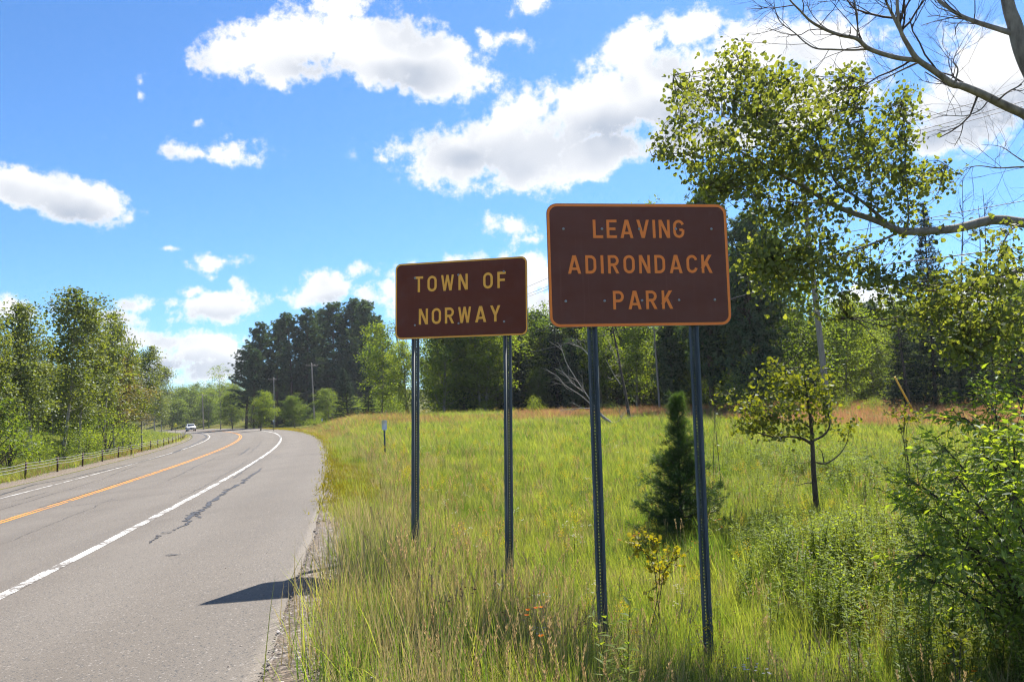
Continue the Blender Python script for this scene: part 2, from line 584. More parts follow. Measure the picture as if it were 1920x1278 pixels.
def post_f(g):
    n = g.noise(7, 5, .65, vec=g.pos('obj'), stretch=(1, 1, .25))
    c = g.ramp(n, [(.3, (.040, .052, .054)), (.55, (.075, .092, .095)), (.75, (.135, .15, .15))])
    return g.pbr(c, .55, .1, normal=g.bump(g.noise(60, 4), .15, .003))


M_POST = mat('weathered_green_steel', post_f)
M_RUST = mat('rusty_steel', lambda g: g.pbr(g.ramp(g.noise(9, 5), [(.3, (.030, .013, .008)), (.7, (.085, .036, .02))]), .85))
M_CABLE = mat('galvanised_cable', lambda g: g.pbr((.27, .28, .28), .55, .3))
M_WOODPOLE = mat('weathered_pole_wood', lambda g: g.pbr(g.ramp(g.noise(5, 6, .7, vec=g.pos('obj'), stretch=(6, 6, .3)), [(.3, (.17, .145, .125)), (.7, (.34, .305, .275))]), .95, spec=.1))
M_WIRE = mat('dark_wire', lambda g: g.pbr((.03, .03, .035), .6))
M_GUARD = mat('yellow_plastic', lambda g: g.pbr((.72, .42, .03), .45))
M_PORCELAIN = mat('insulator', lambda g: g.pbr((.35, .34, .33), .3))
M_DELIN = mat('delineator_white', lambda g: g.pbr(g.mix(g.noise(25, 3), (.55, .56, .58), (.68, .69, .70)), .5))
M_DIAMOND = mat('diamond_yellow', lambda g: g.pbr((.72, .62, .03), .45))
M_CARWHITE = mat('white_car_paint', lambda g: g.n('BsdfPrincipled', {'Base Color': (.78, .78, .77, 1), 'Roughness': .25, 'Coat Weight': .8, 'Coat Roughness': .06}).outputs[0])
M_CARGLASS = mat('car_glass', lambda g: g.pbr((.015, .02, .025), .05, 0, spec=.8))
M_TYRE = mat('tyre_rubber', lambda g: g.pbr((.018, .018, .019), .85))
M_TRIM = mat('dark_trim', lambda g: g.pbr((.03, .03, .032), .5))
M_HEADLAMP = mat('headlamp_lens', lambda g: g.pbr((.75, .76, .78), .1, .2))

# ------------------------------------------------------------------ road alignment and terrain
RD, C_OFF, HD = 680.3, 3.244, R_(10.05)
CX, CY = -math.cos(HD) * (RD + C_OFF), -math.sin(HD) * (RD + C_OFF)
PAVE_R, PAVE_L = -2.73, 9.5          # pavement edges, metres left of the right edge line


def to_su(x, y):
    dx, dy = np.asarray(x, float) - CX, np.asarray(y, float) - CY
    return (np.arctan2(dy, dx) - HD) * RD, RD - np.hypot(dx, dy)


def from_su(s, u):
    a = HD + np.asarray(s, float) / RD
    r = RD - np.asarray(u, float)
    return CX + r * np.cos(a), CY + r * np.sin(a)


def road_z(s, u):
    t = np.clip(np.asarray(s, float) / 100, -.6, 3.3)
    return -(.1113 - .0281 * t) * u + .3805 * t - .3443 * t ** 2 + .0199 * t ** 3


def ground_z(x, y):
    x = np.asarray(x, float); y = np.asarray(y, float)
    s, u = to_su(x, y)
    q = PAVE_R - u                      # metres right of the pavement
    ql = u - PAVE_L                     # metres left of it
    uc = np.clip(u, PAVE_R, PAVE_L)
    z = road_z(s, uc)
    # right: shoulder falls to a shallow ditch, the meadow climbs to the wood
    field = -.20 + 1.78 * smoothstep(y, 10, 62) + .010 * np.clip(x, -20, 40) * smoothstep(y, 15, 50) + .07 * vnoise(x * .35, y * .35, 1) * smoothstep(q, 1, 4)
    field = field - .35 * smoothstep(y, 85, 130)
    field = field - .30 * np.exp(-((q - 4.2) / 1.7) ** 2) * (1 - smoothstep(y, 9, 24))
    wr = smoothstep(q, .25, 2.7)
    far = smoothstep(s, 60, 110)
    wr = wr * (1 - far) + smoothstep(q, 1.5, 16) * far
    z = np.where(q > 0, z * (1 - wr) + field * wr, z)
    # left: low grassy bank up to the aspens
    bank = road_z(s, PAVE_L) + .85 * smoothstep(ql, .8, 9) + .35 * smoothstep(ql, 8, 30) + .05 * vnoise(x * .4, y * .4, 2) * smoothstep(ql, 1, 3)
    z = np.where(ql > 0, bank, z)
    z = z - .05 * ((q < -.02) & (ql < -.02))
    # wooded rise far behind
    z = z + 30 * smoothstep(y, 380, 900) + 3 * smoothstep(y, 900, 2500)
    return z


def stations(segs):
    out = []
    for a, b, n in segs:
        out.append(np.linspace(a, b, n, endpoint=False))
    return np.concatenate(out + [[segs[-1][1]]])


def grid_sheet(name, S, U, zf, m, smooth=True):
    s, u = np.meshgrid(S, U, indexing='ij')
    x, y = from_su(s, u)
    z = zf(x, y, s, u)
    V = np.stack([x, y, z], -1).reshape(-1, 3)
    a = np.arange(len(S) - 1)[:, None] * len(U) + np.arange(len(U) - 1)[None]
    F = np.stack([a, a + len(U), a + len(U) + 1, a + 1], -1).reshape(-1, 4)[:, ::-1]
    return obj(name, mesh_np(name, V, [F], [m], smooth))


S_G = stations([(-900, -60, 16), (-60, -4, 20), (-4, 30, 80), (30, 120, 90), (120, 400, 60), (400, 1700, 30)])
U_G = stations([(-1500, -400, 8), (-400, -90, 14), (-90, -24, 28), (-24, PAVE_R - .05, 84), (PAVE_R - .05, PAVE_R + .06, 1), (PAVE_R + .06, PAVE_L - .06, 8), (PAVE_L - .06, PAVE_L + .05, 1), (PAVE_L + .05, 30, 50), (30, 90, 20), (90, 640, 12)])
ground = grid_sheet('ground', S_G, U_G, lambda x, y, s, u: ground_z(x, y), M_GROUND)
ground['kind'] = 'structure'

S_R = stations([(-40, -2, 12), (-2, 40, 90), (40, 160, 80), (160, 420, 60)])
U_R = np.concatenate([[PAVE_R], np.linspace(PAVE_R + .1, PAVE_L - .1, 24), [PAVE_L]])


def pave_edge(x, y, s, u):
    return road_z(s, u)


# the pavement edge is a little ragged
def road_sheet():
    s, u = np.meshgrid(S_R, U_R, indexing='ij')
    edge = .045 * vnoise(s * 1.9, s * .7, 3) + .03 * vnoise(s * 5.1, s * 3.3, 5)
    u2 = u.copy()
    u2[:, 0] += edge[:, 0]
    u2[:, -1] += edge[:, 0] * 1.2
    x, y = from_su(s, u2)
    z = road_z(s, u2)
    V = np.stack([x, y, z], -1)
    sk = V[:, 0].copy(); sk[:, 2] -= .09
    sk2 = V[:, -1].copy(); sk2[:, 2] -= .09
    n = len(U_R)
    Vv = np.concatenate([V.reshape(-1, 3), sk, sk2])
    a = np.arange(len(S_R) - 1)[:, None] * n + np.arange(n - 1)[None]
    F = np.stack([a, a + 1, a + n + 1, a + n], -1).reshape(-1, 4)
    i = np.arange(len(S_R) - 1)
    b = len(S_R) * n
    F2 = np.stack([i * n, (i + 1) * n, b + i + 1, b + i], -1)
    b2 = b + len(S_R)
    F3 = np.stack([i * n + n - 1, b2 + i, b2 + i + 1, (i + 1) * n + n - 1], -1)
    return obj('road', mesh_np('road', Vv, [np.concatenate([F, F2, F3])], [M_ASPH], False, np.concatenate([u2.ravel(), u2[:, 0], u2[:, -1]])))


road = road_sheet()
road['kind'] = 'structure'


def strip(name, u0, u1, s0, s1, n, m, dz=.004, wob=.012, seed=0):
    s = np.linspace(s0, s1, n)
    us = [u0 + wob * vnoise(s * 3, s * 1.1, seed), np.full(n, (u0 + u1) / 2), u1 + wob * vnoise(s * 2.6, s * 1.3, seed + 4)]
    V = []
    for u in us:
        x, y = from_su(s, u)
        V.append(np.stack([x, y, road_z(s, u) + dz], -1))
    V = np.concatenate(V)
    i = np.arange(n - 1)
    F = np.concatenate([np.stack([k * n + i, (k + 1) * n + i, (k + 1) * n + i + 1, k * n + i + 1], -1) for k in range(2)])
    return obj(name, mesh_np(name, V, [F], [m]), road)


strip('white_edge_line', -.075, .075, -30, 400, 900, M_WHITE_LINE, seed=1)
strip('white_edge_line', 7.13, 7.27, -30, 400, 900, M_WHITE_LINE, seed=2)
strip('yellow_centre_line', 3.48, 3.59, -30, 400, 900, M_YELLOW_LINE, seed=3)
strip('yellow_centre_line', 3.67, 3.78, -30, 400, 900, M_YELLOW_LINE, seed=6)


def px_road(px, py):
    """road-surface point under a pixel"""
    d = ray(px, py)
    lo, hi = 2., 300.
    f = lambda k: EYE + d[2] / d[1] * k - road_z(*to_su(d[0] / d[1] * k, k))
    for _ in range(60):
        m = (lo + hi) / 2
        if f(m) > 0: lo = m
        else: hi = m
    return np.array([d[0] / d[1] * lo, lo])


def crack(pts, widths, seed, jag=1.0):
    P = np.array([px_road(*p) for p in pts])
    P = np.array([np.interp(np.linspace(0, len(P) - 1, len(P) * 8), np.arange(len(P)), P[:, k]) for k in range(2)]).T
    r = np.random.default_rng(seed)
    n = len(P)
    T = unit(np.gradient(P, axis=0)); Nn = np.stack([-T[:, 1], T[:, 0]], -1)
    w = np.interp(np.linspace(0, 1, n), np.linspace(0, 1, len(widths)), widths) * r.uniform(.55, 1.5, n)
    off = r.normal(0, .022 * jag, n)[:, None] * Nn
    a, b = P + off + Nn * w[:, None] / 2, P + off - Nn * w[:, None] / 2
    V = np.concatenate([np.c_[q, road_z(*to_su(q[:, 0], q[:, 1])) + .0065] for q in (a, b)])
    i = np.arange(n - 1)
    F = np.stack([i, i + 1, n + i + 1, n + i], -1)
    return obj('crack_sealant', mesh_np('crack_sealant', V, [F], [M_SEAL]), road)


crack([(281, 1018), (300, 1003), (330, 991), (347, 984), (356, 968), (378, 956), (390, 948), (408, 932), (425, 921), (440, 911), (456, 904), (468, 893), (482, 884), (491, 877)],
      [.015, .03, .03, .05, .10, .05, .10, .06, .09, .06, .10, .06, .03], 1, 1.7)
crack([(352, 966), (366, 959), (374, 971)], [.03, .06, .02], 2)
crack([(309, 1041), (322, 1040), (335, 1040)], [.02, .05, .02], 3)
crack([(0, 928), (60, 909), (130, 896), (200, 880), (262, 866), (318, 851), (360, 834), (384, 821)], [.12, .14, .10, .18, .10, .16, .16, .10], 4, 1.2)
crack([(496, 856), (520, 855), (545, 853), (585, 851), (620, 850)], [.03, .04, .03, .03, .03], 5, .5)
crack([(380, 826), (388, 819), (383, 814), (368, 811)], [.10, .18, .2, .2], 6, .6)
crack([(448, 853), (460, 846), (468, 839)], [.05, .08, .03], 7)
crack([(438, 896), (470, 873), (492, 857)], [.03, .03, .02], 8, .4)
crack([(205, 892), (222, 885), (252, 874), (270, 870)], [.02, .03, .03, .02], 9, .4)
crack([(0, 943), (45, 935), (92, 921)], [.02, .03, .02], 10, .4)
crack([(522, 826), (527, 819), (522, 814)], [.04, .06, .03], 11, .3)
crack([(70, 952), (120, 938), (190, 916), (260, 893)], [.02, .035, .03, .02], 12, .3)

# hairline cracks wander over the lanes
def hairline(s0, u0, s1, u1, w, seed, n=60):
    r = np.random.default_rng(seed)
    t_ = np.linspace(0, 1, n)
    ss = s0 + (s1 - s0) * t_ + np.cumsum(r.normal(0, .03, n)) * (abs(u1 - u0) > 2)
    uu = u0 + (u1 - u0) * t_ + np.cumsum(r.normal(0, .018, n)) * (abs(u1 - u0) <= 2)
    x, y = from_su(ss, uu)
    P = np.stack([x, y], -1)
    T = unit(np.gradient(P, axis=0)); Nn = np.stack([-T[:, 1], T[:, 0]], -1)
    ww = (w * r.uniform(.4, 1.4, n) * np.sin(np.pi * np.clip(t_, .02, .98)) ** .3)[:, None] / 2
    V = np.concatenate([np.c_[q_, road_z(*to_su(q_[:, 0], q_[:, 1])) + .0052] for q_ in (P + Nn * ww, P - Nn * ww)])
    i = np.arange(n - 1)
    obj('crack_line', mesh_np('crack_line', V, [np.stack([i, i + 1, n + i + 1, n + i], -1)], [M_SEAL]), road)


for a in [(13, 1.9, 21, 2.3, .010, 2), (18, .3, 34, .5, .016, 3), (20, .1, 20.8, 7.1, .022, 5), (33, -2.7, 34, 7, .03, 6), (17, 5.0, 34, 5.6, .02, 7), (26, 2.0, 44, 2.5, .03, 8),
          (50, -2.6, 51, 7, .05, 9), (40, 1.0, 66, 1.3, .04, 11)]:
    hairline(*a)

# gravel shoulders: a strip each side, ragged on the meadow side
def shoulder(name, q0, width_f, side, n=700, s0=-20, s1=330):
    s = np.linspace(s0, s1, n)
    k = 7
    V = []
    wdt = width_f(s)
    for j in range(k):
        f = j / (k - 1)
        u = (PAVE_R - (f * wdt + q0)) if side > 0 else (PAVE_L + q0 + f * wdt)
        x, y = from_su(s, u)
        z = ground_z(x, y) + .018 * (1 - f ** 3) - .012 * f ** 3 + .006 * vnoise(x * 9, y * 9, 2)
        V.append(np.stack([x, y, z], -1))
    V = np.concatenate(V)
    i = np.arange(n - 1)
    F = np.concatenate([np.stack([a * n + i, a * n + i + 1, (a + 1) * n + i + 1, (a + 1) * n + i], -1) for a in range(k - 1)])
    if side > 0:
        F = F[:, ::-1]
    o = obj(name, mesh_np(name, V, [F], [M_GRAVEL], True))
    o['kind'] = 'structure'
    return o


shoulder('gravel_shoulder', -.05, lambda s: .54 - .18 * smoothstep(s, 9, 14) + .12 * vnoise(s * 1.5, s * .6, 1) + .05 * vnoise(s * 6, s * 3, 2), 1)
shoulder('gravel_shoulder', -.05, lambda s: 1.5 + .2 * vnoise(s * .8, s * .5, 5), -1)

# ------------------------------------------------------------------ geometry-node scatter for what nobody could count
def scatter(name, pts, rot, scl, idx, sources, label, cat):
    """one 'stuff' object: points carrying instances of the source meshes"""
    col = bpy.data.collections.new(name + '_pieces')
    for k, me in enumerate(sources):
        so = bpy.data.objects.new(f'{name}_piece_{k:02d}', me)
        col.objects.link(so)
    me = bpy.data.meshes.new(name)
    n = len(pts)
    me.vertices.add(n)
    me.vertices.foreach_set('co', np.asarray(pts, np.float32).ravel())
    for nm, ty, arr, key in (('rot', 'FLOAT_VECTOR', rot, 'vector'), ('scl', 'FLOAT_VECTOR', scl, 'vector'), ('pick', 'INT', idx, 'value')):
        a = me.attributes.new(nm, ty, 'POINT')
        a.data.foreach_set(key, np.asarray(arr, np.int32 if ty == 'INT' else np.float32).ravel())
    o = obj(name, me)
    ng = bpy.data.node_groups.new(name + '_scatter', 'GeometryNodeTree')
    ng.interface.new_socket('Geometry', in_out='INPUT', socket_type='NodeSocketGeometry')
    ng.interface.new_socket('Geometry', in_out='OUTPUT', socket_type='NodeSocketGeometry')
    gi, go = ng.nodes.new('NodeGroupInput'), ng.nodes.new('NodeGroupOutput')
    ci = ng.nodes.new('GeometryNodeCollectionInfo')
    ci.inputs['Collection'].default_value = col
    ci.inputs['Separate Children'].default_value = True
    ci.inputs['Reset Children'].default_value = True
    ip = ng.nodes.new('GeometryNodeInstanceOnPoints')
    ip.inputs['Pick Instance'].default_value = True

    def attr(nm, dt):
        a = ng.nodes.new('GeometryNodeInputNamedAttribute')
        a.data_type = dt
        a.inputs['Name'].default_value = nm
        return a.outputs['Attribute']
    e2r = ng.nodes.new('FunctionNodeEulerToRotation')
    ng.links.new(attr('rot', 'FLOAT_VECTOR'), e2r.inputs[0])
    ng.links.new(gi.outputs[0], ip.inputs['Points'])
    ng.links.new(ci.outputs[0], ip.inputs['Instance'])
    ng.links.new(attr('pick', 'INT'), ip.inputs['Instance Index'])
    ng.links.new(e2r.outputs[0], ip.inputs['Rotation'])
    ng.links.new(attr('scl', 'FLOAT_VECTOR'), ip.inputs['Scale'])
    ng.links.new(ip.outputs[0], go.inputs[0])
    md = o.modifiers.new('scatter', 'NODES')
    md.node_group = ng
    tag(o, label, cat, kind='stuff')
    return o


# ------------------------------------------------------------------ small plant meshes
def ribbon(base, az, lean, length, width, segs=3, curl=.6, r=None):
    """curved tapering blade(s); all arrays of length n -> V, F"""
    n = len(az)
    t = np.linspace(0, 1, segs + 1)
    ang = lean[:, None] + curl * t[None] ** 1.5 * lean[:, None] * 1.4
    step = length[:, None] / segs
    hx = np.concatenate([np.zeros((n, 1)), np.cumsum(np.sin(ang[:, :-1]) * step, 1)], 1)
    hz = np.concatenate([np.zeros((n, 1)), np.cumsum(np.cos(ang[:, :-1]) * step, 1)], 1)
    d = np.stack([np.cos(az), np.sin(az)], -1)
    c = np.concatenate([base[:, None, :2] + hx[..., None] * d[:, None], (base[:, 2:3] + hz)[..., None]], -1)
    wd = np.random.default_rng(3).uniform(0, np.pi, n)
    side = np.stack([np.cos(az + np.pi / 2 + wd * .4), np.sin(az + np.pi / 2 + wd * .4), np.zeros(n)], -1)
    w = width[:, None] * (1 - t[None] ** 1.6 * .92) / 2
    a, b = c + side[:, None] * w[..., None], c - side[:, None] * w[..., None]
    V = np.stack([a, b], 2).reshape(n, -1, 3)
    m = V.shape[1]
    f = np.array([(2 * k, 2 * k + 1, 2 * k + 3, 2 * k + 2) for k in range(segs)])
    F = (f[None] + (np.arange(n) * m)[:, None, None]).reshape(-1, 4)
    return V.reshape(-1, 3), F, m


def grass_clump(seed, n=34, h=.42, rad=.13, w=.0055, m=None, lean=.36):
    r = np.random.default_rng(seed)
    base = np.c_[r.normal(0, rad, (n, 2)), np.full(n, -.03)]
    L_ = h * r.uniform(.45, 1.15, n)
    V, F, k = ribbon(base, r.uniform(0, 2 * np.pi, n), np.abs(r.normal(0, lean, n)) + .04, L_, w * r.uniform(.7, 1.4, n), 3, .8)
    return mesh_np('grass_clump', V, [F], [m], False, np.repeat(r.uniform(0, 1, n), k))


def leaf_quads(C, D, Nn, ln, wd, fold=.15):
    """pointed leaves: base C, along D, normal Nn; 4 faces each, 6 verts"""
    n = len(C)
    D = unit(D); S_ = unit(np.cross(D, Nn)); Nn = np.cross(S_, D)
    ln = np.broadcast_to(ln, n)[:, None]; wd = np.broadcast_to(wd, n)[:, None]
    v0 = C
    v1 = C + D * ln * .38 + S_ * wd * .5 + Nn * wd * fold
    v2 = C + D * ln * .42 - Nn * wd * .05
    v3 = C + D * ln * .38 - S_ * wd * .5 + Nn * wd * fold
    v4 = C + D * ln - Nn * ln * .12
    V = np.stack([v0, v1, v2, v3, v4], 1).reshape(-1, 3)
    f = np.array([(0, 1, 2), (1, 4, 2), (0, 2, 3), (3, 2, 4)])
    F = (f[None] + (np.arange(n) * 5)[:, None, None]).reshape(-1, 3)
    return V, F, 5


def round_leaves(C, D, Nn, sz):
    """heart-round leaves, 6 verts, one hexagon fan folded along the midrib"""
    n = len(C)
    D = unit(D); S_ = unit(np.cross(D, Nn)); Nn = np.cross(S_, D)
    sz = np.broadcast_to(sz, n)[:, None]
    P = [(0, 0, 0), (.28, .50, .07), (.72, .42, .05), (1.05, 0, -.08), (.72, -.42, .05), (.28, -.50, .07)]
    V = np.stack([C + D * sz * a + S_ * sz * b + Nn * sz * c for a, b, c in P], 1).reshape(-1, 3)
    f = np.array([(0, 1, 2, 3), (0, 3, 4, 5)])
    F = (f[None] + (np.arange(n) * 6)[:, None, None]).reshape(-1, 4)
    return V, F, 6


def diamond_leaves(C, D, Nn, ln, wd):
    n = len(C)
    D = unit(D); S_ = unit(np.cross(D, Nn))
    ln = np.broadcast_to(ln, n)[:, None]; wd = np.broadcast_to(wd, n)[:, None]
    V = np.stack([C, C + D * ln * .45 + S_ * wd * .5, C + D * ln, C + D * ln * .45 - S_ * wd * .5], 1).reshape(-1, 3)
    F = (np.arange(4)[None] + (np.arange(n) * 4)[:, None])
    return V, F, 4


def rand_dirs(r, n, zb=0.0, zs=1.0):
    v = r.normal(0, 1, (n, 3))
    v[:, 2] = v[:, 2] * zs + zb
    return unit(v)


def weed_plant(seed, h=.75, nl=44, ll=.085, lw=.017, m=None, flower=None, nstem=2):
    r = np.random.default_rng(seed)
    Vs, Fs, R2, off = [], [], [], 0
    faces3, faces4 = [], []
    mi3, mi4 = [], []
    for k in range(nstem):
        bx = r.normal(0, .05, 2)
        lean = r.normal(0, .12, 2)
        hh = h * r.uniform(.75, 1.1)
        t = np.linspace(0, 1, 6)
        pts = np.c_[bx[0] + lean[0] * t ** 1.5 * hh, bx[1] + lean[1] * t ** 1.5 * hh, t * hh - .03]
        V, F = tube(pts, np.linspace(.004, .0015, 6), 3)
        Vs.append(V); faces4.append(F + off); mi4.append(np.ones(len(F), int)); off += len(V); R2.append(r.uniform(0, 1, len(V)))
        tt = np.sort(r.uniform(.12, 1, nl))
        c = np.stack([np.interp(tt, t, pts[:, i]) for i in range(3)], -1)
        az = np.arange(nl) * 2.4 + r.normal(0, .3, nl)
        el = r.uniform(.05, .75, nl)
        D = np.stack([np.cos(az) * np.cos(el), np.sin(az) * np.cos(el), np.sin(el)], -1)
        V, F, kk = leaf_quads(c, D, np.tile([0, 0, 1.], (nl, 1)), ll * r.uniform(.6, 1.15, nl) * (1.05 - .45 * tt), lw * r.uniform(.7, 1.2, nl))
        Vs.append(V); faces3.append(F + off); mi3.append(np.zeros(len(F), int)); off += len(V); R2.append(np.repeat(np.clip(.25 + .5 * tt + r.normal(0, .2, nl), 0, 1), kk))
        if flower:
            nf = 46
            c = pts[-1] + r.normal(0, 1, (nf, 3)) * (.035, .035, .05)
            V, F, kk = diamond_leaves(c, rand_dirs(r, nf), rand_dirs(r, nf), .016, .013)
            Vs.append(V); faces4.append(F + off); mi4.append(np.full(len(F), 2)); off += len(V); R2.append(np.repeat(r.uniform(0, 1, nf), kk))
    return mesh_np('weed', np.concatenate(Vs), [np.concatenate(faces3), np.concatenate(faces4)], [m, M_STEM] + ([flower] if flower else []), False, np.concatenate(R2),
                   np.concatenate(mi3 + mi4))


def seed_stalk(seed, h=.75, n=3, headlen=.13, mhead=None, mst=None):
    r = np.random.default_rng(seed)
    Vs, f4, mi, off, R2 = [], [], [], 0, []
    for k in range(n):
        bx = r.normal(0, .05, 2)
        ln = r.normal(0, .13, 2)
        hh = h * r.uniform(.7, 1.15)
        t = np.linspace(0, 1, 6)
        pts = np.c_[bx[0] + ln[0] * t ** 2 * hh, bx[1] + ln[1] * t ** 2 * hh, t * hh - .02]
        V, F = tube(pts, np.linspace(.0022, .0011, 6), 3)
        Vs.append(V); f4.append(F + off); mi.append(np.zeros(len(F), int)); off += len(V); R2.append(np.full(len(V), r.uniform()))
        ns = 30
        tt = 1 - r.uniform(0, 1, ns) * headlen / hh
        c = np.stack([np.interp(tt, t, pts[:, i]) for i in range(3)], -1)
        az = r.uniform(0, 6.28, ns)
        D = np.stack([np.cos(az) * .45, np.sin(az) * .45, np.ones(ns)], -1)
        V, F, kk = diamond_leaves(c, D, rand_dirs(r, ns), r.uniform(.018, .034, ns), .006)
        Vs.append(V); f4.append(F + off); mi.append(np.ones(len(F), int)); off += len(V); R2.append(np.repeat(r.uniform(0, 1, ns), kk))
        nb = 4
        V, F, kk = ribbon(np.tile([*bx, 0.], (nb, 1)), r.uniform(0, 6.28, nb), r.uniform(.15, .5, nb), hh * r.uniform(.4, .7, nb), np.full(nb, .004), 3, .9)
        Vs.append(V); f4.append(F + off); mi.append(np.zeros(len(F), int)); off += len(V); R2.append(np.repeat(r.uniform(0, 1, nb), kk))
    return mesh_np('seed_stalk', np.concatenate(Vs), [np.concatenate(f4)], [mst, mhead], False, np.concatenate(R2), np.concatenate(mi))


def flower_stem(seed, h, mh, n=3, sz=.012, heads=3, spread=.02):
    r = np.random.default_rng(seed)
    Vs, f4, mi, off, R2 = [], [], [], 0, []
    for k in range(n):
        bx = r.normal(0, .06, 2); ln = r.normal(0, .1, 2); hh = h * r.uniform(.75, 1.15)
        t = np.linspace(0, 1, 4)
        pts = np.c_[bx[0] + ln[0] * t * hh, bx[1] + ln[1] * t * hh, t * hh]
        V, F = tube(pts, .0016, 3)
        Vs.append(V); f4.append(F + off); mi.append(np.zeros(len(F), int)); off += len(V); R2.append(np.full(len(V), .4))
        for q in range(heads):
            c = pts[-1] + r.normal(0, spread, 3) * (1, 1, .5)
            npet = 9
            az = np.arange(npet) / npet * 6.283
            D = np.stack([np.cos(az), np.sin(az), np.full(npet, r.uniform(.2, .7))], -1)
            V, F, kk = diamond_leaves(np.tile(c, (npet, 1)), D, np.tile([0, 0, 1.], (npet, 1)), sz * 1.3, sz * .8)
            Vs.append(V); f4.append(F + off); mi.append(np.ones(len(F), int)); off += len(V); R2.append(np.repeat(r.uniform(0, 1, npet), kk))
    return mesh_np('flower', np.concatenate(Vs), [np.concatenate(f4)], [M_STEM, mh], False, np.concatenate(R2), np.concatenate(mi))


# ------------------------------------------------------------------ trees
def crown_cloud(r, centres, per, spread, ln, wd, zflat=.75, droop=-.15, weights=None):
    """leaf cards gathered round cluster centres"""
    n = len(centres) * per
    c = np.repeat(centres, per, 0)
    sp = np.repeat(np.broadcast_to(spread, len(centres)), per)
    o = r.normal(0, 1, (n, 3)) * sp[:, None] * (1, 1, zflat)
    C = c + o
    D = rand_dirs(r, n, droop, .6)
    Nn = rand_dirs(r, n, .9)
    V, F, k = diamond_leaves(C, D, Nn, ln * r.uniform(.7, 1.3, n), wd * r.uniform(.7, 1.3, n))
    tone = np.repeat(r.uniform(0, 1, len(centres)), per) * .45 + r.uniform(0, 1, n) * .55
    return V, F, np.repeat(tone, k)


def branch_path(r, p0, d, length, n=6, wob=.08, upw=.25):
    pts = [np.array(p0, float)]
    d = unit(np.array(d, float))
    for _ in range(n):
        d = unit(d + r.normal(0, wob, 3) + np.array([0, 0, upw / n]))
        pts.append(pts[-1] + d * length / n)
    return np.array(pts)


def deciduous(seed, H, base, Rmax, nlimb, per, leaf, prof, spread=.34, trunk_r=None, up=.5, mbark=None, fork=False):
    """returns (wood mesh builder, leaf V, F, rnd)"""
    r = np.random.default_rng(seed)
    wood = MB()
    tr = trunk_r or H * .011
    tp = branch_path(r, (0, 0, -.2), (r.normal(0, .03), r.normal(0, .03), 1), H * .97 + .2, 10, .03, .1)
    tt = np.linspace(0, 1, len(tp))
    wood.tube(tp, tr * (1.15 - tt * 1.02), 7)
    cents, sprd = [], []
    for i in range(nlimb):
        f = base + (1 - base) * ((i + r.uniform(0, .8)) / nlimb) ** .9
        f = min(f, .97)
        p0 = np.array([np.interp(f, tt, tp[:, k]) for k in range(3)])
        az = i * 2.4 + r.normal(0, .4)
        ln = Rmax * prof((f - base) / (1 - base)) * r.uniform(.7, 1.2)
        el = up * r.uniform(.6, 1.3) + .25 * (f - base)
        bp = branch_path(r, p0, (math.cos(az) * math.cos(el), math.sin(az) * math.cos(el), math.sin(el)), ln, 6, .13, .35)
        br = tr * .38 * (1 - f * .6)
        wood.tube(bp, np.linspace(br, br * .2, len(bp)), 4, False)
        nc = max(2, int(ln * 2.2))
        for j in range(nc):
            g = .3 + .75 * (j + r.uniform(0, 1)) / nc
            q = np.array([np.interp(min(g, 1), np.linspace(0, 1, len(bp)), bp[:, k]) for k in range(3)])
            off = r.normal(0, 1, 3) * spread * (.5 + .8 * g) * (1, 1, .8)
            cents.append(q + off)
            sprd.append(spread * r.uniform(.55, 1.15))
            if r.uniform() < .5:
                wood.tube(np.array([q, q + off * .9]), [br * .3, br * .1], 3, False)
    cents.append(tp[-1]); sprd.append(spread * .6)
    cents.append(tp[-1] + (0, 0, .3)); sprd.append(spread * .4)
    V, F, rn = crown_cloud(r, np.array(cents), per, np.array(sprd), leaf, leaf * .75)
    return wood, V, F, rn


def red_pine(seed, H=18, base=.4, Rmax=2.3):
    r = np.random.default_rng(seed)
    wood = MB()
    tp = branch_path(r, (0, 0, -.3), (r.normal(0, .01), r.normal(0, .01), 1), H + .3, 10, .012, .1)
    tt = np.linspace(0, 1, len(tp))
    wood.tube(tp, .19 * (1.1 - tt * .95), 7)
    C, D = [], []
    f = base * .6
    while f < .985:
        live = f > base
        for k in range(5 if live else 2):
            az = r.uniform(0, 6.28)
            p0 = np.array([np.interp(f, tt, tp[:, i]) for i in range(3)])
            g = (f - base) / (1 - base)
            ln = (Rmax * (math.sin(min(1, max(g, 0) * 1.4 + .28) * 1.57)) * (1.02 - max(g, 0) ** 3 * .75) * r.uniform(.6, 1.15)) if live else r.uniform(.4, 1.2)
            el = r.uniform(-.1, .45) + .5 * max(g, 0)
            bp = branch_path(r, p0, (math.cos(az) * math.cos(el), math.sin(az) * math.cos(el), math.sin(el)), ln, 4, .1, .35)
            wood.tube(bp, np.linspace(.035, .012, len(bp)), 3, False)
            if live:
                nt_ = max(4, int(ln * 6))
                for j in range(nt_):
                    gg = .3 + .7 * (j + 1) / nt_
                    q = np.array([np.interp(gg, np.linspace(0, 1, len(bp)), bp[:, i]) for i in range(3)]) + r.normal(0, .17, 3) * (1, 1, .55) * (.5 + gg)
                    C.append(q); D.append(unit(bp[-1] - bp[0]))
        f += r.uniform(.018, .03)
    C.append(tp[-1]); D.append(np.array([0, 0, 1.]))
    C, D = np.array(C), np.array(D)
    per = 18
    n = len(C) * per
    c = np.repeat(C, per, 0)
    dd = unit(np.repeat(D, per, 0) * .55 + rand_dirs(r, n, .25))
    V, F, k = diamond_leaves(c, dd, rand_dirs(r, n), r.uniform(.22, .40, n), .085)
    return wood, V, F, np.repeat(np.repeat(r.uniform(0, 1, len(C)), per) * .6 + r.uniform(0, .4, n), k)


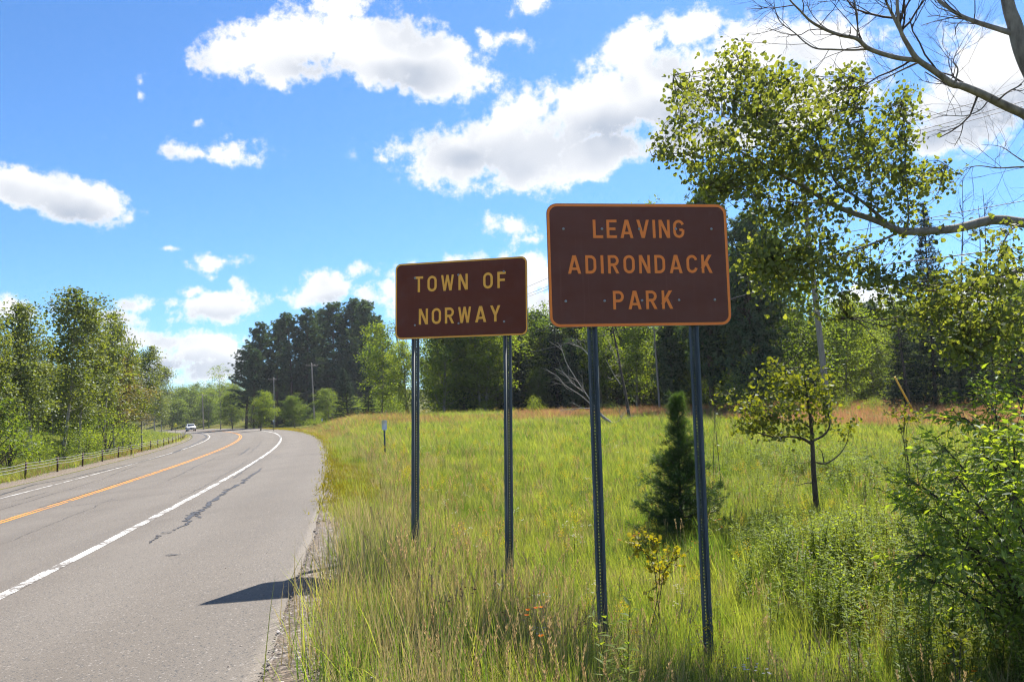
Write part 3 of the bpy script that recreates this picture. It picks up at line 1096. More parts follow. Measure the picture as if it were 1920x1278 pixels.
def conifer(seed, H=10, Rmax=2.0, base=.04, gap=.03, droop=-.18, needle=.11, soft=1.0, dens=1.0):
    """spruce / fir / young pine: whorls of flat drooping sprays"""
    r = np.random.default_rng(seed)
    wood = MB()
    tp = branch_path(r, (0, 0, -.2), (r.normal(0, .01), r.normal(0, .01), 1), H + .2, 8, .012, .1)
    tt = np.linspace(0, 1, len(tp))
    wood.tube(tp, H * .011 * (1.08 - tt), 6)
    C, D = [], []
    f = base
    while f < .985:
        nb = r.integers(5, 8)
        a0 = r.uniform(0, 6.28)
        for k in range(nb):
            az = a0 + k / nb * 6.28 + r.normal(0, .25)
            p0 = np.array([np.interp(f, tt, tp[:, i]) for i in range(3)])
            ln = Rmax * (1 - f) ** .85 * r.uniform(.65, 1.12) + .06
            el = droop + .75 * f * f + r.normal(0, .08)
            bp = branch_path(r, p0, (math.cos(az) * math.cos(el), math.sin(az) * math.cos(el), math.sin(el)), ln, 4, .05, .22)
            wood.tube(bp, np.linspace(.012 + .008 * ln, .005, len(bp)), 3, False)
            ns = max(5, int(ln * 16 * dens))
            g = r.uniform(.12, 1, ns)
            q = np.stack([np.interp(g, np.linspace(0, 1, len(bp)), bp[:, i]) for i in range(3)], -1)
            side = np.array([-math.sin(az), math.cos(az), 0])
            sp = r.uniform(-1, 1, ns) * (1.05 - g) * ln * .42
            q = q + side * sp[:, None] + np.array([0, 0, -1.]) * np.abs(sp)[:, None] * .35 + r.normal(0, .03, (ns, 3))
            C.append(q)
            D.append(unit(bp[-1] - bp[0]) * .8 + side * np.sign(sp)[:, None] * .6)
        f += gap * r.uniform(.7, 1.3)
    C, D = np.concatenate(C), np.concatenate(D)
    per = 6
    n = len(C) * per
    c = np.repeat(C, per, 0)
    d = unit(np.repeat(D, per, 0) + r.normal(0, .55 * soft, (n, 3)))
    V, F, k = diamond_leaves(c, d, rand_dirs(r, n, .6), needle * r.uniform(.7, 1.4, n) * 1.5, needle * .38)
    return wood, V, F, np.repeat(np.repeat(r.uniform(0, 1, len(C)), per) * .5 + r.uniform(0, .5, n), k)


def shrub(seed, H=1.6, Rr=1.1, ncl=46, per=42, leaf=.07):
    r = np.random.default_rng(seed)
    wood = MB()
    cents = []
    for i in range(ncl):
        az = r.uniform(0, 6.28); el = r.uniform(.25, 1.45)
        ln = r.uniform(.55, 1.0)
        p = np.array([math.cos(az) * math.cos(el) * Rr * ln, math.sin(az) * math.cos(el) * Rr * ln, math.sin(el) * H * ln])
        cents.append(p)
        if i % 3 == 0:
            wood.tube(np.array([(0, 0, -.1), p * (.35, .35, .55), p]), [.018, .012, .004], 3, False)
    V, F, rn = crown_cloud(r, np.array(cents), per, .17 * (H + Rr) / 2.4, leaf, leaf * .6, .8)
    return wood, V, F, rn


POOL = {}


def variant(kind, k):
    key = (kind, k)
    if key in POOL:
        return POOL[key]
    if kind in ('aspen', 'pale_aspen'):
        H = 9.0
        w, V, F, rn = deciduous(100 + k, H, .26, 2.0, 44, 62, .155, lambda g: (.55 + .9 * g * (1 - g) * 2) * (1 - .62 * g ** 2), .33, .075, .55)
        mb, ml = M_BARK_ASPEN, (M_ASPEN if kind == 'aspen' else M_ASPENPALE)
    elif kind == 'broad':
        H = 10.0
        w, V, F, rn = deciduous(200 + k, H, .08, 3.0, 50, 52, .19, lambda g: (.75 + .5 * math.sin(3.14 * min(g * 1.1, 1))) * (1 - .55 * g ** 3), .45, .13, .4)
        mb, ml = M_BARK_GREY, M_MAPLE
    elif kind == 'bright':
        H = 10.0
        w, V, F, rn = deciduous(300 + k, H, .12, 2.3, 44, 50, .175, lambda g: (.6 + .7 * math.sin(3.14 * min(g * 1.05, 1))) * (1 - .5 * g ** 2), .38, .10, .5)
        mb, ml = M_BARK_GREY, M_BRIGHT
    elif kind == 'airy':
        H = 10.0
        w, V, F, rn = deciduous(350 + k, H, .35, 2.3, 20, 22, .13, lambda g: .5 + .7 * math.sin(3.14 * min(g * 1.05, 1)), .30, .07, .6)
        mb, ml = M_BARK_GREY, M_BRIGHT
    elif kind == 'pine':
        H = 18.0
        w, V, F, rn = red_pine(400 + k, H, (.27, .36, .24, .38)[k % 4], 2.6)
        mb, ml = M_BARK_PINE, M_PINE
    elif kind == 'wpine':
        H = 12.0
        w, V, F, rn = red_pine(450 + k, H, .12, 2.9)
        mb, ml = M_BARK_PINE, M_PINE
    elif kind == 'spruce':
        H = 10.0
        w, V, F, rn = conifer(500 + k, H, 1.9, .05, .026)
        mb, ml = M_BARK_DARK, M_SPRUCE
    elif kind == 'shrub':
        H = 1.6
        w, V, F, rn = shrub(600 + k)
        mb, ml = M_BARK_DARK, M_BRIGHT
    elif kind == 'dshrub':
        H = 1.6
        w, V, F, rn = shrub(640 + k)
        mb, ml = M_BARK_DARK, M_MAPLE
    wm = w.mesh(kind + '_trunk', mb, True)
    lm = mesh_np(kind + '_crown', V, [F], [ml], False, rn)
    POOL[key] = (wm, lm, H, w, V, F, rn, mb, ml)
    return POOL[key]


def joined(kind, k):
    """trunk and crown as one mesh, for the woods that read as one mass"""
    wm, lm, H, w, V, F, rn, mb, ml = variant(kind, k)
    WV = np.concatenate(w.V)
    fs = {kk: np.concatenate(v) for kk, v in w.F.items()}
    faces, fm = [], []
    for kk, v in fs.items():
        faces.append(v); fm.append(np.zeros(len(v), int))
    faces.append(F + len(WV)); fm.append(np.ones(len(F), int))
    return mesh_np('wood_tree', np.concatenate([WV, V]), faces, [mb, ml], False, np.concatenate([np.full(len(WV), .5), rn]), np.concatenate(fm)), H


def place(name, kind, k, px, top, d, label, cat='tree', group=None, wx=1.0, rz=None, parts=('trunk', 'crown'), tilt=0):
    wm, lm, H, *_ = variant(kind, k)
    g = at(px, 790, d)
    z = float(ground_z(g[0], g[1]))
    ztop = at(px, top, d)[2]
    sc = (ztop - z) / H
    e = empty(name, (g[0], g[1], z - .05), rng.uniform(0, 6.28) if rz is None else rz)
    e.scale = (sc * wx, sc * wx, sc)
    if tilt:
        e.rotation_euler[1] = tilt
    obj(parts[0], wm, e)
    obj(parts[1], lm, e)
    tag(e, label, cat, group)
    return e


# ------------------------------------------------------------------ the two brown road signs
SW = .155          # stroke width in cap heights


def arc(cx, cy, rx, ry, a0, a1, n=9):
    t = np.radians(np.linspace(a0, a1, n))
    return [(cx + rx * math.cos(k), cy + ry * math.sin(k)) for k in t]


def oval(start, end):
    """tall rounded path, counter-clockwise degrees, straight flanks"""
    cx, rx, y0, y1, ry = .31, .235, .32, .68, .243
    return cx, rx, y0, y1, ry


BOWL_TOP = arc(.31, .68, .235, .243, 15, 180)
BOWL_BOT = arc(.31, .32, .235, .243, 180, 345)
GLYPH = {
    'L': (.56, [('r', 0, 0, .16, 1), ('r', .16, 0, .56, .15)]),
    'E': (.57, [('r', 0, 0, .16, 1), ('r', .16, 0, .57, .15), ('r', .16, .43, .50, .575), ('r', .16, .85, .57, 1)]),
    'F': (.55, [('r', 0, 0, .16, 1), ('r', .16, .42, .49, .57), ('r', .16, .85, .55, 1)]),
    'A': (.72, [('d', .085, 0, .345, 1, .085), ('d', .635, 0, .375, 1, .085), ('r', .19, .20, .53, .34)]),
    'V': (.70, [('d', .345, 0, .085, 1, .085), ('d', .355, 0, .615, 1, .085)]),
    'I': (.16, [('r', 0, 0, .16, 1)]),
    'N': (.62, [('r', 0, 0, .15, 1), ('r', .47, 0, .62, 1), ('d', .53, 0, .09, 1, .088)]),
    'G': (.62, [('p', arc(.31, .68, .235, .243, 12, 180) + arc(.31, .32, .235, .243, 180, 360) + [(.545, .46)], False), ('r', .34, .385, .545, .515)]),
    'C': (.60, [('p', arc(.31, .68, .235, .243, 8, 180) + arc(.31, .32, .235, .243, 180, 352), False)]),
    'O': (.62, [('p', arc(.31, .68, .235, .243, 0, 180, 12) + arc(.31, .32, .235, .243, 180, 360, 12), True)]),
    'D': (.60, [('r', 0, 0, .155, 1), ('p', [(.155, .923)] + arc(.27, .67, .25, .253, 90, 0) + arc(.27, .33, .25, .253, 0, -90) + [(.155, .077)], False)]),
    'R': (.62, [('r', 0, 0, .155, 1), ('p', [(.155, .923)] + arc(.32, .70, .205, .223, 90, -90, 13) + [(.155, .477)], False), ('d', .53, 0, .34, .40, .088)]),
    'P': (.58, [('r', 0, 0, .155, 1), ('p', [(.155, .923)] + arc(.32, .69, .205, .233, 90, -90, 13) + [(.155, .457)], False)]),
    'K': (.62, [('r', 0, 0, .155, 1), ('d', .05, .27, .50, 1, .10), ('d', .53, 0, .27, .58, .09)]),
    'T': (.58, [('r', 0, .85, .58, 1), ('r', .21, 0, .37, .85)]),
    'W': (.86, [('d', .23, 0, .075, 1, .072), ('d', .245, 0, .43, 1, .072), ('d', .615, 0, .43, 1, .072), ('d', .63, 0, .785, 1, .072)]),
    'Y': (.66, [('d', .33, .40, .085, 1, .085), ('d', .33, .40, .575, 1, .085), ('r', .25, 0, .41, .46)]),
}


def ribbon2d(pts, w, closed):
    P = np.array(pts, float)
    keep = [0] + [i for i in range(1, len(P)) if np.hypot(*(P[i] - P[i - 1])) > 1e-6]
    P = P[keep]
    if closed and np.hypot(*(P[0] - P[-1])) < 1e-6:
        P = P[:-1]
    n = len(P)
    if closed:
        T = np.roll(P, -1, 0) - np.roll(P, 1, 0)
    else:
        T = np.gradient(P, axis=0)
    T = unit(T)
    Nn = np.stack([-T[:, 1], T[:, 0]], -1)
    V = np.concatenate([P + Nn * w / 2, P - Nn * w / 2])
    i = np.arange(n if closed else n - 1)
    j = (i + 1) % n
    return V, np.stack([i, j, n + j, n + i], -1)


def letter_mesh(ch, cap, m):
    b = MB()
    for k, p in enumerate(GLYPH[ch][1]):
        if p[0] == 'r':
            V = np.array([(p[1], p[2]), (p[3], p[2]), (p[3], p[4]), (p[1], p[4])]); F = np.array([(0, 1, 2, 3)])
        elif p[0] == 'd':
            _, xa, ya, xb, yb, h = p
            V = np.array([(xa - h, ya), (xa + h, ya), (xb + h, yb), (xb - h, yb)]); F = np.array([(0, 1, 2, 3)])
        else:
            V, F = ribbon2d(p[1], SW, p[2])
        V3 = np.c_[V[:, 0] * cap, np.full(len(V), -.0004 * k), V[:, 1] * cap]
        n = np.cross(V3[F[0][1]] - V3[F[0][0]], V3[F[0][2]] - V3[F[0][0]])
        if n[1] > 0:
            F = F[:, ::-1]
        b.add(V3, [F])
    return b.mesh('letter_' + ch, m)


def rounded_rect(w, h, r, n=6):
    out = []
    for cx, cz, a in ((w / 2 - r, h / 2 - r, 0), (-w / 2 + r, h / 2 - r, 90), (-w / 2 + r, -h / 2 + r, 180), (w / 2 - r, -h / 2 + r, 270)):
        for t in np.radians(np.linspace(a, a + 90, n)):
            out.append((cx + r * math.cos(t), cz + r * math.sin(t)))
    return np.array(out)


def post_mesh(length):
    """perforated U-channel: lips in front, web behind with a hole every 25 mm; z = 0 at the top"""
    b = MB()
    prof = [(-.042, .002), (-.026, 0), (-.017, .030), (.017, .030), (.026, 0), (.042, .002)]
    th = .003
    for (a, c) in ((0, 1), (1, 2), (3, 4), (4, 5)):
        x0, y0 = prof[a]; x1, y1 = prof[c]
        b.add([(x0, y0, 0), (x1, y1, 0), (x1, y1, -length), (x0, y0, -length), (x0, y0 + th, 0), (x1, y1 + th, 0), (x1, y1 + th, -length), (x0, y0 + th, -length)],
              [[(0, 1, 2, 3), (7, 6, 5, 4), (0, 3, 7, 4), (1, 5, 6, 2), (0, 4, 5, 1)]])
    pitch, hr = .0254, .0052
    n = int(length / pitch)
    ang = np.radians(np.arange(8) * 45 + 22.5)
    for k in range(n):
        zt, zb = -k * pitch, -(k + 1) * pitch
        zc = (zt + zb) / 2
        O = [(.017, zc + .006), (.008, zt), (-.008, zt), (-.017, zc + .006), (-.017, zc - .006), (-.008, zb), (.008, zb), (.017, zc - .006)]
        Hh = [(hr * math.cos(a), zc + hr * math.sin(a)) for a in ang]
        cor = [(.017, zt), (-.017, zt), (-.017, zb), (.017, zb)]
        V = [(x, .030, z) for x, z in O + Hh + cor] + [(x, .033, z) for x, z in Hh]
        F = [(i, (i + 1) % 8, 8 + (i + 1) % 8, 8 + i) for i in range(8)]
        F += [(8 + i, 8 + (i + 1) % 8, 20 + (i + 1) % 8, 20 + i) for i in range(8)]
        T3 = [(0, 16, 1), (2, 17, 3), (4, 18, 5), (6, 19, 7)]
        b.add(V, [F, T3])
    return b


def dome(r, h, n=10, rings=3):
    V, F = [], []
    for k in range(rings + 1):
        a = k / rings * math.pi / 2
        for j in range(n):
            t = j / n * 2 * math.pi
            V.append((r * math.cos(a) * math.cos(t), -h * math.sin(a), r * math.cos(a) * math.sin(t)))
    for k in range(rings):
        for j in range(n):
            F.append((k * n + j, k * n + (j + 1) % n, (k + 1) * n + (j + 1) % n, (k + 1) * n + j))
    return V, F


def road_sign(name, px, py, d, rz, tilt, w, h, rad, brd, lines, bolts, posts, m_face, m_let, label, gap):
    c = at(px, py, d)
    gz = float(ground_z(c[0], c[1]))
    e = empty(name, (c[0], c[1], gz), rz)
    e.rotation_euler = (0, tilt, rz)
    tag(e, label, 'road sign')
    zc = c[2] - gz
    # panel: rounded aluminium plate with its coloured border ring and brown face
    pan = MB()
    o = rounded_rect(w, h, rad)
    n = len(o)
    V = np.concatenate([np.c_[o[:, 0], np.full(n, 0), o[:, 1] + zc], np.c_[o[:, 0], np.full(n, .004), o[:, 1] + zc]])
    i = np.arange(n); j = (i + 1) % n
    pan.add(V, [np.stack([i, n + i, n + j, j], -1), (np.arange(n)[::-1])[None], (n + np.arange(n))[None]])
    panel = pan.build('panel', M_ALU, e)
    # border ring
    i2 = rounded_rect(w - 2 * brd - .006, h - 2 * brd - .006, rad - brd)
    o2 = rounded_rect(w - .006, h - .006, rad - .003)
    b = MB()
    V = np.concatenate([np.c_[o2[:, 0], np.full(n, -.0016), o2[:, 1] + zc], np.c_[i2[:, 0], np.full(n, -.0016), i2[:, 1] + zc]])
    b.add(V, [np.stack([j, i, n + i, n + j], -1)[:, ::-1]])
    b.build('border', m_let, panel)
    f = MB()
    i3 = rounded_rect(w - 2 * brd - .004, h - 2 * brd - .004, rad - brd + .001)
    f.add(np.c_[i3[:, 0], np.full(n, -.0010), i3[:, 1] + zc], [np.arange(n)[None][:, ::-1]])
    f.build('face', m_face, panel)
    # letters
    for text, fx0, fx1, fy, cap in lines:
        x0, x1 = (fx0 - .5) * w, (fx1 - .5) * w
        ws = [.42 if ch == ' ' else GLYPH[ch][0] for ch in text]
        tot = sum(ws) * cap
        sp = (x1 - x0 - tot) / (len(text) - 1)
        x = x0
        for ch, wd in zip(text, ws):
            if ch != ' ':
                lo = obj('letter', letter_mesh(ch, cap, m_let), panel, (x, -.0022, zc + (.5 - fy) * h - cap / 2))
            x += wd * cap + sp
    V, F = dome(.0075, .005)
    for fx, fy in bolts:
        b = MB()
        b.add(V, [F])
        V2, F2 = dome(.011, .002)
        b.add(V2, [F2])
        b.build('bolt', M_ALU, panel, True, loc=((fx - .5) * w, -.004, zc + (.5 - fy) * h))
    for fx in posts:
        x = (fx - .5) * w
        top = zc + h / 2 - .06
        wx = Matrix.Rotation(rz, 3, 'Z') @ Vector((x, .04, 0))
        pz = float(ground_z(c[0] + wx.x, c[1] + wx.y)) - gz
        post_mesh(top - pz + .25).build('post', M_POST, e, loc=(x, gap, top))
    return e


road_sign('road_sign', 1206, 496, 6.70, R_(7), R_(-.55), 1.524, 1.016, .085, .022,
          [('LEAVING', .250, .757, .208, .152), ('ADIRONDACK', .107, .906, .497, .152), ('PARK', .346, .676, .787, .152)],
          [(x, y) for y in (.208, .792) for x in (.09, .30, .505, .71, .91)], (.229, .787), M_SIGN_BROWN2, M_LETTER2,
          'larger brown sign with orange letters reading LEAVING ADIRONDACK PARK on two steel posts', .006)
road_sign('road_sign', 858, 560, 8.05, R_(-16), R_(.5), 1.372, .762, .06, .013,
          [('TOWN OF', .152, .845, .285, .158), ('NORWAY', .185, .803, .712, .158)],
          [(.155, .20), (.49, .19), (.83, .18), (.155, .82), (.49, .82), (.83, .82)], (.156, .85), M_SIGN_BROWN1, M_LETTER1,
          'smaller brown sign with gold letters reading TOWN OF NORWAY on two steel posts', .006)

# ------------------------------------------------------------------ cable guide rail on the inside of the bend
def px_to_s(px, u, lo=10, hi=260):
    ss = np.linspace(lo, hi, 4000)
    x, y = from_su(ss, u)
    P = np.stack([x, y, ground_z(x, y) - EYE], -1)
    dpt = P @ fw
    X = 960 + F_PX * (P @ rt) / dpt
    return ss[np.abs(X - px).argmin()]


RAIL_U = 10.45
s0 = px_to_s(47, RAIL_U, 15, 60)
SPC = 4.9
svals = [s0 + SPC * k for k in range(-3, 22)]
gx, gy = from_su(s0, RAIL_U)
rail = empty('cable_guardrail', (float(gx), float(gy), float(ground_z(gx, gy))))
tag(rail, 'low cable guardrail with rusty posts along the left shoulder of the bend', 'guardrail')
pm = MB()
# I-section post with a sloped top
pm.box((-.038, -.03, -.3), (.038, -.022, .76)); pm.box((-.038, .022, -.3), (.038, .030, .76)); pm.box((-.004, -.022, -.3), (.004, .022, .75))
post_me = pm.mesh('guardrail_post', M_RUST)
rz0 = float(ground_z(gx, gy))
tops = []
for s in svals:
    x, y = map(float, from_su(s, RAIL_U))
    z = float(ground_z(x, y))
    o = obj('post', post_me, rail, (x - float(gx), y - float(gy), z - rz0))
    o.rotation_euler = (rng.normal(0, .015), rng.normal(0, .02), HD + s / RD)
    tops.append((x - float(gx), y - float(gy), z - rz0))
tops = np.array(tops)
for h in (.44, .57, .70):
    pts = []
    for k in range(len(tops) - 1):
        t = np.linspace(0, 1, 6, endpoint=False)[:, None]
        seg = tops[k] * (1 - t) + tops[k + 1] * t
        seg[:, 2] += h - .05 * 4 * (t * (1 - t))[:, 0] * (1 if k % 3 else .6)
        pts.append(seg)
    pts = np.concatenate(pts)
    dirv = np.gradient(pts, axis=0)
    side = unit(np.c_[dirv[:, 1], -dirv[:, 0], np.zeros(len(pts))])
    b = MB()
    b.tube(pts + side * .045, .0095, 5)
    b.build('cable', M_CABLE, rail, True)

# ------------------------------------------------------------------ utility poles, wires, guy
POLES = [  # base px, base py, top px, top py, depth, label
    (1553, 742, 1498, 286, 38, 'nearest grey utility pole, leaning, seen behind the aspen leaves'),
    (767, 768, 741, 612, 105, 'utility pole rising beside the left post of the smaller sign'),
    (590, 786, 584, 680, 150, 'utility pole before the dark pines, the tallest one beside the road bend'),
    (515, 792, 513, 707, 160, 'thin utility pole in front of the left part of the pine grove'),
    (382, 806, 379, 738, 215, 'utility pole just right of the white car'),
    (341, 800, 340, 755, 320, 'farthest small utility pole in the trees above the white car'),
]
WIRE_H = {'A': (-.02, .38), 'B': (-.35, -.75), 'C': (-.78, .75)}
pole_tops, pole_axis = [], []
for bx, by, tx, ty, d, lab in POLES:
    P0, P1 = at(bx, by, d), at(tx, ty, d)
    gz = float(ground_z(P0[0], P0[1]))
    P0[2] = gz
    ax = P1 - P0
    e = empty('utility_pole', tuple(P0))
    tag(e, lab, 'utility pole', 'utility poles along the road')
    b = MB()
    t = np.linspace(-.05, 1, 8)[:, None]
    b.tube(ax[None] * t, np.linspace(.155, .10, 8), 12)
    b.build('shaft', M_WOODPOLE, e, True)
    hd = HD + to_su(P0[0], P0[1])[0] / RD
    cross = np.array([math.cos(hd), math.sin(hd), 0])
    b = MB()
    q = ax * .955
    b.tube(np.array([q - cross * 1.1, q + cross * 1.1]), .06, 4)
    b.build('crossarm', M_WOODPOLE, e)
    for off, zz in ((-1.0, 0), (.45, 0), (1.0, 0)):
        b = MB()
        p = q + cross * off + np.array([0, 0, .05])
        b.tube(np.array([p, p + (0, 0, .05), p + (0, 0, .06), p + (0, 0, .13), p + (0, 0, .18)]), [.02, .02, .05, .06, .03], 8)
        b.build('insulator', M_PORCELAIN, e, True)
    pole_tops.append(P0 + q)
    pole_axis.append((P0, ax, cross))

# a pole that stands out of the frame on the right carries the near span
P0n = np.array([39., -24., 0.]); P0n[2] = float(ground_z(39, -24))
axn = np.array([0, 0, 11.6]); crn = unit(np.array([.92, .38, 0]))
chain = [(P0n, axn, crn)] + pole_axis


def wire(frac, off, zo, sag, r, label):
    pts = []
    A = [p + a * frac + c * off + np.array([0, 0, zo]) for p, a, c in chain]
    for k in range(len(A) - 1):
        n = 20
        t = np.linspace(0, 1, n, endpoint=False)[:, None]
        span = np.linalg.norm(A[k + 1] - A[k])
        seg = A[k] * (1 - t) + A[k + 1] * t
        seg[:, 2] -= (4 * t * (1 - t))[:, 0] * sag * (span / 72) ** 2
        pts.append(seg)
    pts = np.concatenate(pts + [A[-1][None]])
    b = MB()
    b.tube(pts, r, 4)
    o = b.build('overhead_wire', M_WIRE)
    tag(o, label, 'wire', 'wires strung on the utility poles')


wire(.955, -1.0, .23, 1.5, .012, 'upper overhead wire on the road side of the pole crossarms')
wire(.955, .45, .23, 1.5, .012, 'upper overhead wire at the middle of the pole crossarms')
wire(.955, 1.0, .23, 1.5, .012, 'upper overhead wire on the wood side of the pole crossarms')
wire(.68, .14, 0, 1.2, .013, 'single overhead wire halfway down the poles, above the thick cable')
wire(.55, .15, 0, 1.1, .021, 'thickest and lowest overhead cable crossing before the tree line')

p0, a0, c0 = pole_axis[0]
anchor = at(1717, 755, 41)
anchor[2] = float(ground_z(anchor[0], anchor[1]))
topg = p0 + a0 * .78
e = empty('guy_wire', tuple(anchor))
tag(e, 'slanting guy wire with a yellow plastic guard at the wood edge', 'guy wire')
b = MB(); b.tube(np.array([(0, 0, -.2), topg - anchor]), .008, 4); b.build('wire', M_WIRE, e)
gdir = unit(topg - anchor)
b = MB(); b.tube(np.array([gdir * .05, gdir * 2.45]), [.05, .045], 8); b.build('guard', M_GUARD, e, True)

# ------------------------------------------------------------------ small roadside markers
def delineator(px, py_base, py_top, d, pw, ph, label, m=M_DELIN):
    P = at(px, py_base, d)
    gz = float(ground_z(P[0], P[1]))
    top = at(px, py_top, d)[2] - gz
    e = empty('roadside_marker', (P[0], P[1], gz))
    e.rotation_euler = (0, R_(-1), R_(10))
    tag(e, label, 'marker', 'small roadside markers')
    b = MB()
    b.box((-.028, 0, -.3), (.028, .006, top - .02)); b.box((-.028, .006, -.3), (-.022, .03, top - .02)); b.box((.022, .006, -.3), (.028, .03, top - .02))
    b.build('post', M_POST, e)
    o = rounded_rect(pw, ph, .025, 4)
    n = len(o); i = np.arange(n); j = (i + 1) % n
    b = MB()
    zc = top - ph / 2
    b.add(np.concatenate([np.c_[o[:, 0], np.full(n, -.006), o[:, 1] + zc], np.c_[o[:, 0], np.full(n, -.002), o[:, 1] + zc]]),
          [np.stack([i, n + i, n + j, j], -1), np.arange(n)[None][:, ::-1], (n + np.arange(n))[None]])
    b.build('plate', m, e)


delineator(722, 858, 787, 26, .16, .31, 'white reference marker on a thin post, left of the smaller sign')
delineator(513, 803, 786, 110, .22, .32, 'distant marker post where the right road edge vanishes')
delineator(604, 797, 784, 120, .25, .4, 'small grey marker beside the green bush below the pines')

P = at(329, 812, 170)
gz = float(ground_z(P[0], P[1]))
e = empty('warning_sign', (P[0], P[1], gz))
tag(e, 'small yellow diamond warning sign left of the white car', 'road sign')
zz = at(329, 797, 170)[2] - gz
b = MB(); b.box((-.03, 0, -.2), (.03, .03, zz + .4)); b.build('post', M_POST, e)
b = MB(); h = .46
b.add([(-h, -.01, zz), (0, -.01, zz - h), (h, -.01, zz), (0, -.01, zz + h), (-h, -.004, zz), (0, -.004, zz - h), (h, -.004, zz), (0, -.004, zz + h)],
      [[(0, 1, 2, 3), (7, 6, 5, 4), (0, 4, 5, 1), (1, 5, 6, 2), (2, 6, 7, 3), (3, 7, 4, 0)]])
b.build('plate', M_DIAMOND, e)

# ------------------------------------------------------------------ oncoming white car
def suv(s, u):
    x, y = map(float, from_su(s, u))
    z = float(road_z(s, u))
    hd = HD + s / RD
    e = empty('white_car', (x, y, z))
    e.rotation_euler = (0, R_(3), hd + math.pi)          # local -Y is the nose... nose along +Y after half turn
    tag(e, 'white sport utility vehicle coming round the far bend', 'car')
    # side profile (y forward, z up); nose at +y
    prof = [(-2.3, .42), (-2.34, .80), (-2.28, 1.05), (-2.12, 1.52), (-1.95, 1.66), (-.6, 1.73), (.25, 1.68), (.95, 1.12), (1.95, 1.02), (2.24, .88), (2.32, .62), (2.28, .40), (1.2, .34), (-1.2, .34)]
    wid = [.86, .90, .91, .78, .70, .68, .68, .86, .84, .80, .82, .82, .86, .86]
    n = len(prof)
    b = MB()
    V = []
    for sgn in (-1, 1):
        for (yy, z2), w in zip(prof, wid):
            V.append((sgn * w, yy, z2))
    i = np.arange(n); j = (i + 1) % n
    # side shells by a fan through an inner spine
    sp = len(V)
    for sgn in (-1, 1):
        for (yy, z2), w in zip(prof, wid):
            V.append((sgn * .93, yy * .93, .42 + (min(z2, 1.08) - .42) * .85 + .02))
    F = [np.stack([i, j, n + j, n + i], -1), np.stack([j, i, sp + i, sp + j], -1), np.stack([n + i, n + j, sp + n + j, sp + n + i], -1)]
    b.add(V, F)
    b.F.setdefault(n, []).append(np.array([list(range(sp, sp + n))]))
    b.F.setdefault(n, []).append(np.array([list(range(sp + n, sp + 2 * n))[::-1]]))
    body = b.build('body', M_CARWHITE, e)
    b = MB(); b.add([(-.78, .88, 1.20), (.78, .88, 1.20), (.62, .32, 1.655), (-.62, .32, 1.655)], [[(0, 1, 2, 3)]]); b.build('windscreen', M_CARGLASS, e)
    b = MB(); b.add([(-.72, -2.245, 1.18), (.72, -2.245, 1.18), (.66, -2.13, 1.53), (-.66, -2.13, 1.53)], [[(3, 2, 1, 0)]]); b.build('rear_window', M_CARGLASS, e)
    for sgn in (-1, 1):
        b = MB()
        b.add([(sgn * .915, .72, 1.14), (sgn * .915, -1.95, 1.14), (sgn * .80, -1.85, 1.56), (sgn * .735, .12, 1.60)], [[(0, 1, 2, 3)]])
        b.build('side_window', M_CARGLASS, e)
        b = MB(); b.box((sgn * .70 - .17, 2.16, .74), (sgn * .70 + .17, 2.30, .90)); b.build('headlight', M_HEADLAMP, e)
        b = MB(); b.box((sgn * 1.02 - .1, .66, 1.10), (sgn * 1.02 + .1, .80, 1.26)); b.build('mirror', M_CARWHITE, e)
        for yy in (-1.42, 1.42):
            b = MB()
            th = np.linspace(0, 2 * math.pi, 17)[:-1]
            b.tube(np.array([(sgn * .70, yy, .35), (sgn * .74, yy, .35), (sgn * .90, yy, .35), (sgn * .935, yy, .35)]), [.31, .35, .35, .31], 16)
            wv_ = b.build('wheel', M_TYRE, e, False)
            b = MB(); b.tube(np.array([(sgn * .90, yy, .35), (sgn * .945, yy, .35)]), [.21, .19], 12); b.build('rim', M_ALU, wv_)
    b = MB(); b.box((-.5, 2.22, .66), (.5, 2.325, .86)); b.build('grille', M_TRIM, e)
    b = MB(); b.box((-.84, 2.20, .36), (.84, 2.345, .54)); b.build('bumper', M_TRIM, e)
    b = MB(); b.box((-.26, 2.325, .56), (.26, 2.352, .66)); b.build('number_plate', M_DELIN, e)


suv(px_to_s(358, 5.4, 80, 230), 5.4)

# ------------------------------------------------------------------ trees beyond the guard rail (left)
GA = 'aspens beyond the guardrail'
A = 'aspen_tree'
LEFT = [
    (A, 'aspen', 0, -30, 600, 36, 'aspen cut off by the left edge of the picture', 1.1),
    (A, 'aspen', 1, 22, 618, 46, 'small-crowned aspen between the left edge and the tallest aspen', .9),
    (A, 'aspen', 2, 62, 575, 40, 'aspen with twin pale stems left of the tallest aspen', 1.0),
    (A, 'aspen', 3, 118, 546, 44, 'tallest aspen beyond the guardrail, broad crown', 1.15),
    (A, 'aspen', 1, 150, 585, 50, 'aspen leaning against the right side of the tallest aspen', 1.0),
    (A, 'aspen', 0, 194, 588, 52, 'slim aspen with a pointed top right of the tallest aspen', .75),
    (A, 'pale_aspen', 2, 216, 648, 56, 'brownish-tinted aspen in the middle of the roadside row', 1.3),
    (A, 'pale_aspen', 3, 243, 668, 62, 'lower brownish aspen before the last pointed aspen', 1.4),
    (A, 'aspen', 0, 231, 646, 58, 'green aspen between the two brownish aspens', 1.0),
    (A, 'aspen', 1, 303, 738, 90, 'smallest aspen at the end of the row, by the far bend', 1.3),
    (A, 'aspen', 3, 268, 648, 70, 'last pointed aspen of the row, near the far bend', .95),
    (A, 'aspen', 2, 290, 690, 78, 'low aspen closing the row beside the far bend', 1.3),
    (A, 'pale_aspen', 0, 272, 740, 66, 'low pale aspen with branches close to the grass bank', 1.3),
]
